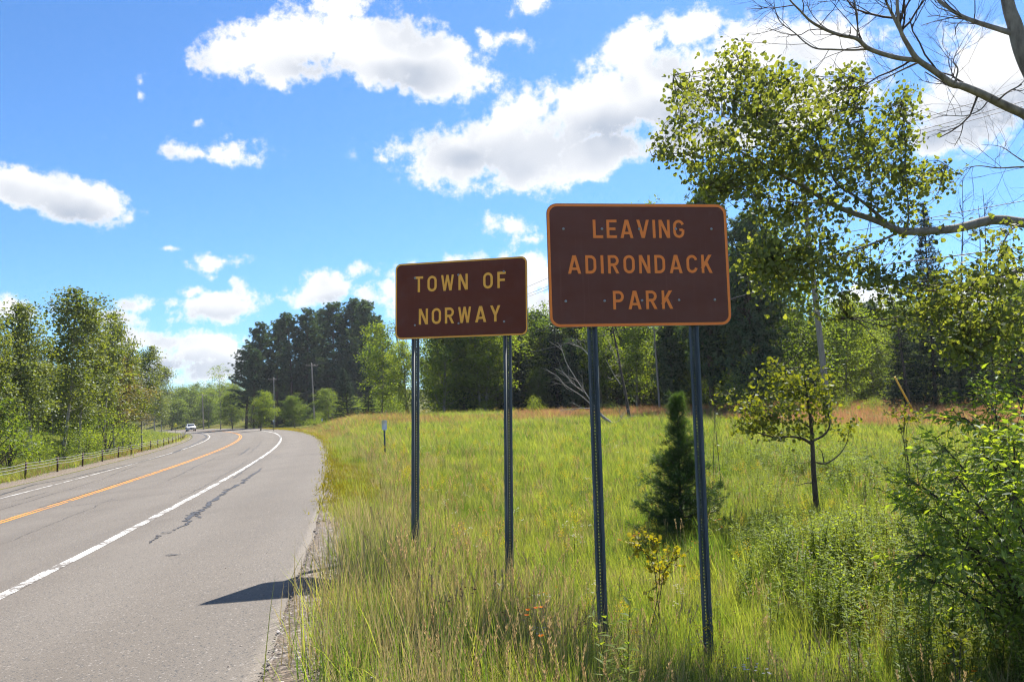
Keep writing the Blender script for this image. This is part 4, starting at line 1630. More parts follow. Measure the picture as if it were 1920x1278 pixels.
def rail_d(px):
    return float(from_su(px_to_s(px, RAIL_U, 12, 260), RAIL_U)[1])


for nm, kd, k, px, top, d, lab, wx in LEFT:
    d = max(d, rail_d(px) + 5.5 + .06 * d)
    place(nm, kd, k, px, top, d, lab, 'aspen', GA, wx)
for px, top, d, k, kd, lab in [(20, 780, 37, 0, 'shrub', 'leafy bush behind the first guardrail posts'), (75, 822, 36, 1, 'shrub', 'low bright bush at the foot of the twin-stemmed aspen'),
                               (165, 800, 45, 2, 'shrub', 'bright green bush under the tallest aspen, right side'), (200, 770, 50, 0, 'shrub', 'tall bright bush in the middle of the aspen row'),
                               (-20, 740, 33, 1, 'dshrub', 'dark bush at the left picture edge'), (245, 800, 60, 1, 'dshrub', 'dark bush below the brownish aspens'),
                               (120, 790, 47, 2, 'dshrub', 'dark bush behind the trunk of the tallest aspen')]:
    d = max(d, rail_d(px) + 6.5)
    place('bush', kd, k, px, top, d, lab, 'bush', 'bushes under the aspens', 1.1, parts=('stems', 'foliage'))

# ------------------------------------------------------------------ pine grove
GP = 'tall pines of the grove by the road'
PINES = [
    (462, 648, 146, 2, 'leftmost and lowest pine of the grove, ragged side branches', 1.35), (487, 606, 150, 0, 'second pine from the left edge of the grove', 1.1),
    (518, 600, 154, 1, 'third pine from the left edge of the grove', 1.1), (546, 592, 148, 3, 'fourth pine from the left, just left of the road-bend pole', 1.1),
    (577, 580, 150, 0, 'fifth pine from the left, behind the road-bend pole', 1.05), (604, 586, 156, 2, 'sixth pine from the left edge of the grove', 1.0),
    (627, 567, 146, 1, 'tall pine left of the grove centre gap', 1.15), (655, 568, 150, 3, 'tall pine just left of the topmost pine', 1.05),
    (690, 564, 144, 1, 'topmost pine at the right end of the grove', 1.0), (672, 578, 158, 0, 'slim pine between the two tallest pines', .9),
    (706, 598, 152, 3, 'rightmost pine of the grove, thin crown beside the bright birch', .8), (476, 660, 140, 3, 'short pine in front of the grove, left end', 1.0),
]
for px, top, d, k, lab, wx in PINES:
    place('pine_tree', 'pine', k, px, top, d + 24, lab, 'pine', GP, wx * 1.2)

GW = 'trees along the meadow edge'
EDGE = [
    ('birch_tree', 'bright', 0, 716, 608, 92, 'bright green birch at the right end of the pine grove', 1.05),
    ('spruce_tree', 'spruce', 0, 652, 690, 112, 'dark bushy evergreen below the right end of the pines', 1.9),
    ('spruce_tree', 'spruce', 1, 690, 712, 100, 'dark low evergreen left of the bright birch trunk', 1.7),
    ('young_tree', 'bright', 1, 489, 735, 125, 'small yellow-green tree standing before the dark pines', 1.6),
    ('young_tree', 'broad', 3, 553, 742, 130, 'dull green small tree between two utility poles', 1.3),
    ('leafy_tree', 'broad', 2, 617, 730, 135, 'dark leafy tree under the pines beside the road-bend pole', 1.3),
    ('birch_tree', 'bright', 2, 762, 640, 86, 'leafy birch behind the left post of the smaller sign', 1.0),
    ('birch_tree', 'airy', 0, 818, 618, 78, 'loose birch with visible stems, left one under the smaller sign', 1.1),
    ('birch_tree', 'airy', 1, 862, 624, 80, 'loose birch with visible stems, right one under the smaller sign', 1.1),
    ('young_tree', 'bright', 3, 838, 690, 74, 'low bright tree between the posts of the smaller sign', 1.3),
    ('pine_tree', 'wpine', 0, 915, 612, 76, 'dark pine left of the right post of the smaller sign', 1.0),
    ('leafy_tree', 'broad', 0, 968, 622, 72, 'full green tree just right of the smaller sign', 1.0),
    ('spruce_tree', 'spruce', 2, 1046, 580, 70, 'dark spruce with a spire showing at the larger sign lower left corner', 1.3),
    ('pine_tree', 'wpine', 1, 1075, 640, 66, 'dark pine behind the left post of the larger sign', .95),
    ('leafy_tree', 'broad', 1, 1010, 690, 68, 'lower leafy tree between the two signs', 1.0),
    ('leafy_tree', 'bright', 0, 1128, 600, 66, 'green tree directly under the larger sign, left half', 1.1),
    ('leafy_tree', 'bright', 3, 1196, 560, 64, 'bright green tree directly under the middle of the larger sign', 1.1),
    ('pine_tree', 'wpine', 2, 1262, 600, 58, 'dark pine with a bare reddish lower trunk left of the right post', 1.0),
    ('leafy_tree', 'airy', 2, 1238, 376, 56, 'tall tree whose loose top peeks over the larger sign', .7),
    ('pine_tree', 'wpine', 3, 1336, 366, 54, 'tall pine whose tip peeks over the larger sign right corner', .75),
    ('leafy_tree', 'broad', 3, 1310, 560, 60, 'dark leafy tree behind the right post of the larger sign', 1.0),
    ('pine_tree', 'wpine', 0, 1412, 402, 50, 'dark pine right beside the larger sign', .85),
    ('leafy_tree', 'broad', 2, 1470, 440, 52, 'large leafy tree left of the nearest utility pole', 1.0),
    ('leafy_tree', 'broad', 0, 1370, 560, 55, 'dark leafy tree low beside the larger sign right edge', 1.0),
    ('leafy_tree', 'bright', 2, 1590, 560, 58, 'light green tree right of the nearest utility pole', 1.05),
    ('leafy_tree', 'broad', 1, 1640, 620, 62, 'dull green tree left of the yellow guy guard', 1.0),
    ('spruce_tree', 'spruce', 0, 1757, 372, 48, 'tall dark spruce standing against the sky at right', .82),
    ('spruce_tree', 'spruce', 1, 1700, 600, 47, 'dark spruce behind the yellow guy guard', 1.7),
    ('spruce_tree', 'spruce', 2, 1830, 560, 46, 'broad dark spruce right of the tall spruce', 1.6),
    ('spruce_tree', 'spruce', 0, 1900, 600, 50, 'dark spruce at the right picture edge', 1.6),
    ('leafy_tree', 'broad', 3, 1960, 520, 52, 'leafy tree beyond the right picture edge, branches reaching in', 1.1),
    ('airy_tree', 'airy', 1, 414, 686, 190, 'lone tree with a sparse pale top left of the pine grove', 1.2),
    ('leafy_tree', 'broad', 0, 352, 728, 260, 'rounded green tree above the white car', 1.5),
    ('leafy_tree', 'broad', 1, 392, 742, 250, 'rounded green tree left of the sparse-topped tree', 1.4),
    ('leafy_tree', 'broad', 2, 322, 748, 240, 'dark tree where the road vanishes behind the aspens', 1.5),
    ('leafy_tree', 'broad', 3, 436, 735, 180, 'dull green tree at the left foot of the pine grove', 1.2),
]
for nm, kd, k, px, top, d, lab, wx in EDGE:
    place(nm, kd, k, px, top, d, lab, 'tree', GW, wx)

GB = 'bushes along the meadow edge'
for px, top, d, k, kd, wx, lab in [
    (1003, 742, 56, 0, 'shrub', .9, 'pointed bright bush at the meadow edge between the signs'), (900, 764, 60, 1, 'shrub', 1.2, 'low bright bush right of the smaller sign centre'),
    (870, 768, 62, 2, 'dshrub', 1.3, 'low dark bush under the smaller sign'), (960, 762, 60, 2, 'shrub', 1.2, 'low bright bush beside the right post of the smaller sign'),
    (1065, 764, 55, 1, 'shrub', 1.3, 'low bright bush left of the fallen branches'), (1240, 760, 55, 2, 'dshrub', 1.5, 'dark bush at the wood edge left of the young pine'),
    (755, 782, 66, 0, 'dshrub', 1.1, 'dark bush right of the white reference marker'), (588, 784, 120, 1, 'shrub', 2.6, 'bright bush on the verge at the foot of the road-bend pole'),
    (806, 770, 64, 0, 'shrub', 1.1, 'low bright bush left of the smaller sign centre'), (1580, 735, 48, 2, 'shrub', 1.3, 'pale bush at the foot of the nearest utility pole'),
    (1640, 742, 47, 1, 'shrub', 1.2, 'pale bush left of the yellow guard'), (1400, 690, 48, 0, 'dshrub', 1.2, 'dark bush at the wood edge right of the larger sign'),
    (1790, 735, 46, 1, 'dshrub', 1.4, 'dark bush under the broad spruce'), (1480, 722, 46, 1, 'dshrub', 1.3, 'dark bush behind the small crooked tree'),
    (1895, 738, 44, 0, 'shrub', 1.3, 'low bush at the wood edge by the right picture edge'), (1140, 752, 58, 0, 'dshrub', 1.4, 'dark bush behind the leaning dead tree'),
]:
    place('bush', kd, k, px, top, d, lab, 'bush', GB, wx, parts=('stems', 'foliage'))

# ------------------------------------------------------------------ woods behind, one mass each
def wood(name, n, azr, dr, kinds, hr, label, seed):
    r = np.random.default_rng(seed)
    src, hs = [], []
    for kd, k in kinds:
        m_, H_ = joined(kd, k)
        src.append(m_); hs.append(H_)
    hs = np.array(hs)
    az = np.radians(r.uniform(*azr, n)); d = r.uniform(*dr, n)
    x, y = d * np.tan(az), d
    s, u = to_su(x, y)
    keep = (u < PAVE_R - 9) | (u > PAVE_L + 9)
    x, y = x[keep], y[keep]; n = len(x)
    idx = r.integers(0, len(src), n)
    sc = r.uniform(*hr, n) / hs[idx]
    w = sc * r.uniform(.95, 1.3, n)
    scatter(name, np.c_[x, y, ground_z(x, y) - .1], np.c_[np.zeros((n, 2)), r.uniform(0, 6.28, n)], np.c_[w, w, sc], idx, src, label, 'wood')


wood('meadow_wood', 210, (-5, 40), (66, 120), [('broad', 0), ('broad', 1), ('wpine', 1), ('spruce', 2), ('broad', 3), ('bright', 0)], (7, 10), 'dense green wood behind the trees at the meadow edge', 31)
wood('grove_wood', 240, (-18.2, -8.2), (168, 225), [('pine', 2), ('wpine', 0), ('spruce', 0), ('wpine', 2), ('spruce', 1)], (8, 15), 'dark undergrowth and trees filling the pine grove', 32)
wood('grove_undergrowth', 150, (-19, -7.5), (128, 168), [('dshrub', 0), ('dshrub', 1), ('shrub', 2)], (1.8, 4.2), 'low dark undergrowth at the foot of the pine grove', 35)
wood('roadside_wood', 170, (-46, -24), (52, 130), [('aspen', 0), ('broad', 1), ('broad', 2), ('aspen', 3)], (5, 8), 'green wood behind the aspens on the left', 33)
wood('distant_wood', 260, (-30, -13), (265, 620), [('broad', 0), ('broad', 1), ('broad', 3), ('bright', 1)], (9, 14), 'distant wooded rise beyond the road bend', 34)

# ------------------------------------------------------------------ bare and dead trees
def grow(b, r, p, d, ln, rad, depth, tips=None, ang=.6, n=5, wob=.12, upw=.1, sides=5):
    pts = branch_path(r, p, d, ln, n, wob, upw)
    b.tube(pts, np.linspace(rad, rad * .45, len(pts)), max(3, sides), False)
    if tips is not None and depth <= 1:
        tips.append(pts)
    if depth <= 0:
        return
    for k in range(r.integers(2, 5)):
        t = r.uniform(.3, 1)
        q = np.array([np.interp(t, np.linspace(0, 1, len(pts)), pts[:, i]) for i in range(3)])
        dd = unit(pts[-1] - pts[0])
        dd = unit(dd + rand_dirs(r, 1)[0] * ang)
        grow(b, r, q, dd, ln * r.uniform(.35, .62), rad * .5, depth - 1, tips, ang, max(3, n - 1), wob, upw, sides - 1)


for px, top, d, seed, lab in [(1800, 322, 47, 1, 'spindly bare tree just right of the tall spruce'), (1838, 372, 48, 2, 'second bare tree right of the tall spruce'),
                              (1868, 350, 49, 3, 'third bare tree, nearest the right picture edge'), (1708, 440, 46, 4, 'thin bare tree left of the tall spruce')]:
    r = np.random.default_rng(seed)
    g = at(px, 760, d); g[2] = float(ground_z(g[0], g[1]))
    H = at(px, top, d)[2] - g[2]
    e = empty('bare_tree', tuple(g))
    tag(e, lab, 'dead tree', 'spindly bare trees at the wood edge')
    tb, bb = MB(), MB()
    tp = branch_path(r, (0, 0, -.2), (r.normal(0, .05), 0, 1), H, 10, .04, .1)
    tb.tube(tp, np.linspace(.07, .012, len(tp)), 6)
    for k in range(22):
        t = r.uniform(.25, .98)
        q = np.array([np.interp(t, np.linspace(0, 1, len(tp)), tp[:, i]) for i in range(3)])
        az = r.uniform(0, 6.28)
        grow(bb, r, q, (math.cos(az), math.sin(az), .6), H * .16 * (1.2 - t), .018, 2, None, .6, 4, .12, .15, 4)
    tb.build('trunk', M_BARK_DARK, e, True)
    bb.build('branches', M_BARK_DARK, e, True)


rscale = .85


def px_limb(b, pts, depths, r0, r1, base, n=6, sides=8):
    P = np.array([at(x, y, dd) for (x, y), dd in zip(pts, depths)])
    P = smooth_path(P, n)
    b.tube(P - base, np.linspace(r0, r1, len(P)) * rscale, sides, False)
    return P


# --- big dead tree reaching in at the top right
DT = 8.2
base = at(2080, 900, DT); base[2] = float(ground_z(base[0], base[1]))
e = empty('dead_tree', tuple(base))
tag(e, 'bare dead tree, its leafless limbs reaching in across the top right corner', 'dead tree')
r = np.random.default_rng(21)
tb, lb, wb = MB(), MB(), MB()
bpx = at(2080, 900, DT)
trunk = np.vstack([base - (0, 0, .3), at(2060, 620, DT), at(2010, 330, DT), at(1965, 195, DT), at(1921, 106, DT), at(1903, 48, DT), at(1888, -5, DT), at(1868, -160, DT), at(1850, -330, DT)])
trunk = smooth_path(trunk, 6)
tb.tube(trunk - base, np.interp(np.arange(len(trunk)), [0, 12, 24, 36, len(trunk) - 1], [.16, .12, .085, .06, .025]), 10)
limbs = []
limbs.append((px_limb(lb, [(1968, 200), (1944, 228), (1920, 214), (1880, 196), (1842, 177), (1803, 161), (1787, 158), (1750, 132), (1720, 111), (1702, 84), (1689, 58), (1683, 20), (1680, -40), (1668, -140)],
                      np.linspace(8.2, 7.4, 14), .062, .010, base), .03))
limbs.append((px_limb(lb, [(1722, 113), (1680, 108), (1630, 92), (1607, 73), (1575, 66), (1544, 54), (1520, 40), (1502, 22), (1476, -6), (1450, -50)], np.linspace(7.75, 7.0, 10), .030, .005, base), .014))
limbs.append((px_limb(lb, [(1632, 92), (1600, 94), (1560, 93), (1530, 91), (1510, 80), (1490, 62), (1462, 40), (1452, 10), (1452, -20)], np.linspace(7.6, 7.9, 9), .013, .003, base), .008))
limbs.append((px_limb(lb, [(1897, 62), (1870, 54), (1826, 40), (1795, 26), (1762, 2), (1740, -20), (1712, -70)], np.linspace(8.2, 8.6, 7), .036, .012, base), .016))
limbs.append((px_limb(lb, [(1689, 58), (1672, 25), (1660, 0), (1640, -50)], np.linspace(7.6, 7.4, 4), .022, .006, base), .012))
limbs.append((px_limb(lb, [(1607, 72), (1608, 40), (1604, 10), (1590, -30)], np.linspace(7.5, 7.3, 4), .010, .004, base), .007))
limbs.append((px_limb(lb, [(1720, 118), (1690, 132), (1662, 146), (1632, 158)], np.linspace(7.8, 7.9, 4), .013, .003, base), .006))
limbs.append((px_limb(lb, [(1790, 155), (1796, 130), (1788, 112), (1804, 80)], np.linspace(7.8, 7.7, 4), .011, .003, base), .006))
limbs.append((px_limb(lb, [(1852, 190), (1838, 206), (1812, 217), (1788, 217), (1760, 216)], np.linspace(7.8, 7.7, 5), .009, .003, base), .005))
limbs.append((px_limb(lb, [(2010, 330), (1960, 316), (1918, 313), (1872, 315), (1835, 311), (1806, 316)], np.linspace(8.2, 8.0, 6), .016, .003, base), .006))
limbs.append((px_limb(lb, [(1960, 322), (1925, 306), (1900, 290), (1876, 275), (1840, 271)], np.linspace(8.2, 8.0, 5), .010, .002, base), .004))
for P, rr in limbs:
    for k in range(12):
        t = r.uniform(.15, 1)
        i = int(t * (len(P) - 2))
        d = unit(P[i + 1] - P[i])
        dd = unit(d * .7 + rand_dirs(r, 1)[0] * .9 + np.array([-.1, 0, .15]))
        grow(wb, r, P[i] - base, dd, r.uniform(.25, .75), rr * .42, 2, None, .7, 5, .16, .12, 4)
tb.build('trunk', M_BARK_GREY, e, True)
lb.build('limbs', M_BARK_GREY, e, True)
wb.build('twigs', M_BARK_DARK, e, True)

# --- aspen whose boughs hang in from the right
def leafy_twigs(r, clusters, limbs, ntw, base, wood, zsp=.9, leaves_per=9, size=.049, depth_sd=.55, span=.45):
    """twigs run from the nearest limb point to points in each cluster, leaves along their outer part"""
    LP = np.concatenate(limbs)
    C, D = [], []
    for (px, py, rx, ry, d, n) in clusters:
        for k in range(int(n * ntw)):
            a = r.uniform(0, 6.283); q = math.sqrt(r.uniform(0, 1))
            tgt = at(px + rx * q * math.cos(a), py + ry * q * math.sin(a), d + r.normal(0, depth_sd))
            dist = np.linalg.norm(LP - tgt, axis=1)
            i = dist.argmin()
            if dist[i] > .5 and len(C) and r.uniform() < .7:
                pass
            src = LP[i]
            mid = (src + tgt) / 2 + np.array([0, 0, -.06]) * dist[i] + r.normal(0, .05, 3)
            P = smooth_path([src, mid, tgt], 4)
            wood.tube(P - base, np.linspace(.0028 + .0025 * min(dist[i], 1.5), .001, len(P)), 3, False)
            tl = np.linalg.norm(tgt - src)
            nl = leaves_per
            f = 1 - r.uniform(0, 1, nl) ** 1.3 * min(.85, span / (tl + .05))
            c = np.stack([np.interp(f, np.linspace(0, 1, len(P)), P[:, j]) for j in range(3)], -1)
            C.append(c + r.normal(0, .06, (nl, 3)))
            dd = rand_dirs(r, nl, -.55)
            D.append(dd)
    C, D = np.concatenate(C), np.concatenate(D)
    n = len(C)
    V, F, k = round_leaves(C - base, D, rand_dirs(r, n, .35), size * r.uniform(.5, 1.25, n))
    return V, F, np.repeat(r.uniform(0, 1, n), k)


r = np.random.default_rng(5)
DA = 8.8
base = at(2180, 980, DA); base[2] = float(ground_z(base[0], base[1]))
e = empty('aspen_tree', tuple(base))
tag(e, 'near aspen hanging its leafy boughs in from the right, over the meadow', 'aspen')
tb, lb, wb = MB(), MB(), MB()
trunk = smooth_path(np.vstack([base - (0, 0, .3), at(2170, 760, DA), at(2150, 520, DA), at(2120, 280, DA), at(2090, 0, DA), at(2070, -260, DA)]), 6)
tb.tube(trunk - base, np.linspace(.17, .07, len(trunk)), 10)
L1 = px_limb(lb, [(2135, 400), (2050, 410), (1980, 424), (1920, 418), (1865, 412), (1812, 424), (1778, 430), (1730, 433), (1688, 433), (1662, 421), (1630, 409), (1590, 396), (1552, 378), (1510, 352), (1466, 329), (1430, 306), (1395, 288), (1350, 262)],
             np.concatenate([np.linspace(8.8, 8.3, 9), np.linspace(8.3, 8.6, 9)]), .075, .008, base, 6, 9)
lims = [L1[42:]]
for pts, dp, r0 in [
    ([(1672, 427), (1645, 402), (1622, 382), (1595, 362), (1568, 343), (1548, 300), (1530, 250), (1500, 200), (1480, 150)], (8.3, 8.0), .022),
    ([(1690, 432), (1665, 445), (1640, 455), (1600, 470), (1560, 480), (1520, 486), (1470, 490), (1440, 486)], (8.3, 8.2), .018),
    ([(1632, 408), (1634, 370), (1632, 330), (1620, 270), (1608, 200), (1600, 145)], (8.35, 8.7), .012),
    ([(1700, 432), (1704, 400), (1700, 350), (1697, 280), (1694, 190)], (8.3, 8.6), .012),
    ([(1704, 360), (1730, 330), (1775, 310)], (8.4, 8.5), .007),
    ([(1466, 329), (1440, 260), (1415, 190), (1388, 120), (1372, 96)], (8.5, 8.3), .012),
    ([(1430, 306), (1350, 300), (1290, 288), (1222, 292)], (8.55, 8.4), .009),
    ([(1395, 288), (1330, 250), (1275, 210), (1262, 140)], (8.6, 8.8), .008),
    ([(1552, 378), (1500, 380), (1440, 370), (1380, 352), (1330, 352)], (8.5, 8.1), .010),
    ([(1560, 344), (1500, 290), (1440, 220), (1330, 170)], (8.2, 7.9), .010),
]:
    lims.append(px_limb(lb, pts, np.linspace(dp[0], dp[1], len(pts)), r0, .003, base, 5, 6))
L2 = px_limb(lb, [(2148, 520), (2050, 500), (1960, 500), (1915, 507), (1873, 518), (1832, 538), (1790, 545), (1721, 543), (1680, 533), (1645, 520)], np.linspace(8.8, 8.0, 10), .032, .005, base, 6, 7)
L3 = px_limb(lb, [(1832, 538), (1790, 570), (1740, 590), (1690, 592), (1640, 600), (1590, 596)], np.linspace(8.2, 8.0, 6), .011, .003, base, 6, 5)
L4 = px_limb(lb, [(2155, 620), (2050, 600), (1960, 590), (1900, 600), (1850, 620), (1800, 650)], np.linspace(8.8, 7.9, 6), .022, .004, base, 6, 5)
L5 = px_limb(lb, [(1920, 418), (1895, 432), (1880, 460), (1872, 500), (1868, 540)], np.linspace(8.3, 8.1, 5), .014, .004, base, 6, 5)
lims += [L2[18:], L3, L4[10:], L5]
CL = [(1400, 180, 90, 75, 8.3, 30), (1385, 125, 38, 40, 8.3, 9), (1455, 190, 75, 85, 8.1, 30), (1310, 225, 70, 65, 8.7, 20), (1275, 165, 30, 38, 8.8, 5), (1262, 275, 52, 26, 8.4, 8), (1340, 300, 70, 45, 8.4, 22),
      (1420, 270, 90, 60, 8.4, 32), (1500, 250, 75, 85, 8.2, 30), (1470, 330, 80, 50, 8.4, 28), (1380, 345, 65, 22, 8.2, 14), (1330, 352, 28, 18, 8.1, 6),
      (1560, 300, 60, 60, 8.2, 20), (1608, 215, 48, 75, 8.6, 24), (1530, 165, 26, 50, 8.3, 6), (1595, 145, 24, 22, 8.7, 4), (1640, 300, 50, 60, 8.4, 18), (1690, 250, 38, 75, 8.5, 18), (1700, 175, 16, 22, 8.6, 2), (1695, 350, 42, 50, 8.4, 14),
      (1742, 330, 46, 26, 8.5, 10), (1500, 400, 80, 36, 8.3, 20), (1430, 420, 40, 40, 8.2, 9), (1460, 480, 70, 60, 8.2, 28), (1545, 470, 65, 50, 8.2, 24), (1600, 510, 50, 38, 8.1, 14), (1410, 500, 40, 70, 8.2, 16), (1490, 560, 60, 40, 8.1, 14), (1690, 410, 30, 30, 8.3, 5),
      (1850, 430, 60, 24, 8.2, 5), (1790, 520, 50, 50, 8.1, 20), (1860, 570, 60, 60, 8.1, 32), (1780, 610, 70, 45, 8.0, 22), (1890, 490, 36, 45, 8.1, 12), (1690, 545, 40, 34, 8.0, 10), (1800, 660, 45, 34, 7.9, 9), (1895, 650, 36, 70, 8.0, 16), (1730, 590, 40, 30, 8.0, 8), (1640, 520, 26, 22, 8.1, 4)]
V, F, rn = leafy_twigs(r, CL, lims, 2.6, base, wb, span=.75, leaves_per=12, size=.045)
tb.build('trunk', M_BARK_ASPEN, e, True)
lb.build('limbs', M_BARK_GREY, e, True)
wb.build('twigs', M_BARK_DARK, e, True)
obj('crown', mesh_np('crown', V, [F], [M_ASPENNEAR], False, rn), e)

# --- leaning dead tree and fallen branches between the signs
DF = 43
base = at(1183, 797, DF); base[2] = float(ground_z(base[0], base[1]))
e = empty('leaning_dead_tree', tuple(base))
tag(e, 'thin dark leaning dead tree under the larger sign', 'dead tree')
tb, wb = MB(), MB()
r = np.random.default_rng(8)
T = px_limb(tb, [(1184, 800), (1178, 770), (1172, 735), (1165, 700), (1158, 660), (1150, 620), (1144, 580)], [DF] * 7, .11, .03, base)
for pts in ([(1163, 720), (1150, 700), (1135, 672)], [(1158, 680), (1146, 650), (1128, 620)]):
    P = px_limb(wb, pts, [DF] * 3, .03, .01, base)
    for k in range(5):
        grow(wb, r, P[int(r.uniform(0, len(P) - 1))] - base, rand_dirs(r, 1, .3)[0], .7, .012, 1, None, .6, 4, .12, .1, 3)
tb.build('trunk', M_BARK_DARK, e, True)
wb.build('branches', M_DEADWOOD, e, True)
base = at(1160, 800, 41); base[2] = float(ground_z(base[0], base[1]))
e = empty('fallen_tree', tuple(base))
tag(e, 'fallen dead tree with bare grey branches left of the larger sign near post', 'dead tree')
tb, wb = MB(), MB()
px_limb(tb, [(1168, 805), (1150, 795), (1133, 783), (1118, 768)], [41] * 4, .12, .07, base)
for pts in ([(1120, 770), (1100, 740), (1080, 710), (1062, 680), (1052, 655), (1030, 640)], [(1115, 765), (1090, 742), (1060, 722), (1045, 705), (1025, 693)], [(1118, 766), (1090, 765), (1060, 768)],
            [(1095, 735), (1075, 720), (1058, 700), (1040, 690)], [(1150, 795), (1165, 785), (1162, 776)], [(1106, 668), (1090, 652), (1072, 645)]):
    wb = MB()
    P = px_limb(wb, pts, [41] * len(pts), .035, .010, base)
    for k in range(5):
        i = int(r.uniform(.2, .9) * (len(P) - 2))
        grow(wb, r, P[i] - base, unit(unit(P[i + 1] - P[i]) + rand_dirs(r, 1)[0] * .6), .7, .012, 1, None, .6, 4, .12, .1, 3)
    wb.build('branch', M_DEADWOOD, e, True)
tb.build('trunk', M_DEADWOOD, e, True)

# --- small crooked tree in the meadow
DS = 14.0
base = at(1530, 960, DS); base[2] = min(float(ground_z(base[0], base[1])), base[2])
e = empty('crooked_tree', tuple(base))
tag(e, 'small crooked tree with a dark trunk alone in the meadow', 'tree')
r = np.random.default_rng(12)
tb, lb, wb = MB(), MB(), MB()
T = px_limb(tb, [(1532, 985), (1532, 958), (1529, 930), (1526, 890), (1524, 850), (1522, 810), (1518, 770), (1512, 735), (1508, 705)], [DS] * 9, .068, .016, base, 6, 9)
lims = [T[30:]]
for pts, dp, r0 in [
    ([(1522, 832), (1505, 822), (1480, 818), (1455, 820), (1425, 812), (1402, 806), (1378, 798)], (14, 13.4), .032),
    ([(1524, 826), (1545, 815), (1556, 795), (1550, 760), (1548, 735)], (14, 14.3), .026),
    ([(1527, 866), (1550, 868), (1575, 850), (1588, 828), (1592, 805)], (14, 13.8), .018), ([(1545, 867), (1540, 845), (1528, 838)], (13.9, 13.9), .012),
    ([(1517, 800), (1500, 788), (1485, 772), (1470, 752), (1440, 735)], (14, 14.5), .020),
    ([(1514, 745), (1490, 725), (1470, 712), (1455, 695), (1447, 678)], (14, 13.7), .012), ([(1478, 738), (1475, 708), (1470, 690), (1463, 665)], (14.2, 14.2), .012),
    ([(1512, 730), (1535, 706), (1550, 690)], (14, 13.6), .010), ([(1455, 820), (1430, 800), (1408, 770)], (13.7, 13.5), .010), ([(1505, 822), (1480, 800), (1440, 780)], (13.9, 13.4), .012),
]:
    P = px_limb(lb, pts, np.linspace(dp[0], dp[1], len(pts)), r0, .004, base, 5, 6)
    lims.append(P[4:])
px_limb(lb, [(1529, 905), (1512, 905), (1495, 910)], [14, 13.9, 13.9], .012, .005, base)
px_limb(lb, [(1527, 866), (1510, 867), (1498, 868)], [14, 13.9, 13.9], .008, .003, base)
CL = [(1440, 740, 60, 40, 13.8, 30), (1400, 770, 38, 36, 13.6, 16), (1470, 720, 50, 30, 14, 18), (1515, 715, 40, 26, 14, 14), (1550, 745, 36, 40, 14.2, 18), (1500, 760, 50, 30, 14, 18), (1420, 800, 50, 20, 13.5, 12), (1470, 800, 50, 24, 14, 12),
      (1530, 790, 50, 30, 14, 14), (1590, 790, 30, 30, 13.9, 6), (1470, 690, 40, 16, 13.8, 5), (1450, 770, 60, 30, 13.5, 14)]
V, F, rn = leafy_twigs(r, CL, lims, 1.35, base, wb, size=.062, depth_sd=.35, leaves_per=10, span=.4)
tb.build('trunk', M_BARK_DARK, e, True); lb.build('limbs', M_BARK_DARK, e, True); wb.build('twigs', M_BARK_DARK, e, True)
obj('crown', mesh_np('crown', V, [F], [M_SAPLEAF], False, rn), e)

# --- young pine in the meadow
def young_pine(px, py, top, d, label):
    r = np.random.default_rng(41)
    g = at(px, py, d); g[2] = min(float(ground_z(g[0], g[1])), g[2])
    H = at(px, top, d)[2] - g[2]
    e = empty('young_pine', tuple(g))
    tag(e, label, 'pine')
    wood = MB()
    wood.tube(np.array([(0, 0, -.1), (0, 0, H * .5), (.01, 0, H * .97)]), [.035, .022, .006], 6)
    C, D = [], []
    f = .03
    while f < 1.0:
        for k in range(11):
            az = r.uniform(0, 6.28)
            ln = H * (.35 * (1 - f) + .015) * r.uniform(.45, 1.2)
            el = .02 + .6 * f + r.normal(0, .12)
            bp = branch_path(r, (0, 0, f * H), (math.cos(az) * math.cos(el), math.sin(az) * math.cos(el), math.sin(el)), ln, 4, .06, .35)
            wood.tube(bp, np.linspace(.009, .004, 5), 3, False)
            ns = max(6, int(ln * 52))
            t = r.uniform(.15, 1, ns)
            q = np.stack([np.interp(t, np.linspace(0, 1, 5), bp[:, i]) for i in range(3)], -1) + r.normal(0, .035, (ns, 3))
            C.append(q); D.append(np.tile(unit(bp[-1] - bp[1]), (ns, 1)))
        f += .048
    for k in range(26):
        C.append(np.array([[0, 0, H * r.uniform(.86, 1.0)]])); D.append(np.array([[0, 0, 1.]]))
    C, D = np.concatenate(C), np.concatenate(D)
    per = 13
    n = len(C) * per
    dd = unit(np.repeat(D, per, 0) * .9 + r.normal(0, .5, (n, 3)))
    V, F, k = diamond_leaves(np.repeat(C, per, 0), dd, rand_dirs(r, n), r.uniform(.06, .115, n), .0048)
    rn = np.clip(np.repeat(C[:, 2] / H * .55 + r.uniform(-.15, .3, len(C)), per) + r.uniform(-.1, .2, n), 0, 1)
    wood.build('trunk', M_BARK_DARK, e, True)
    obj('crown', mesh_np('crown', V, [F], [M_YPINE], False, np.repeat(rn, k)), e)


young_pine(1277, 975, 745, 13.0, 'young bushy pine in the meadow behind the larger sign right post')

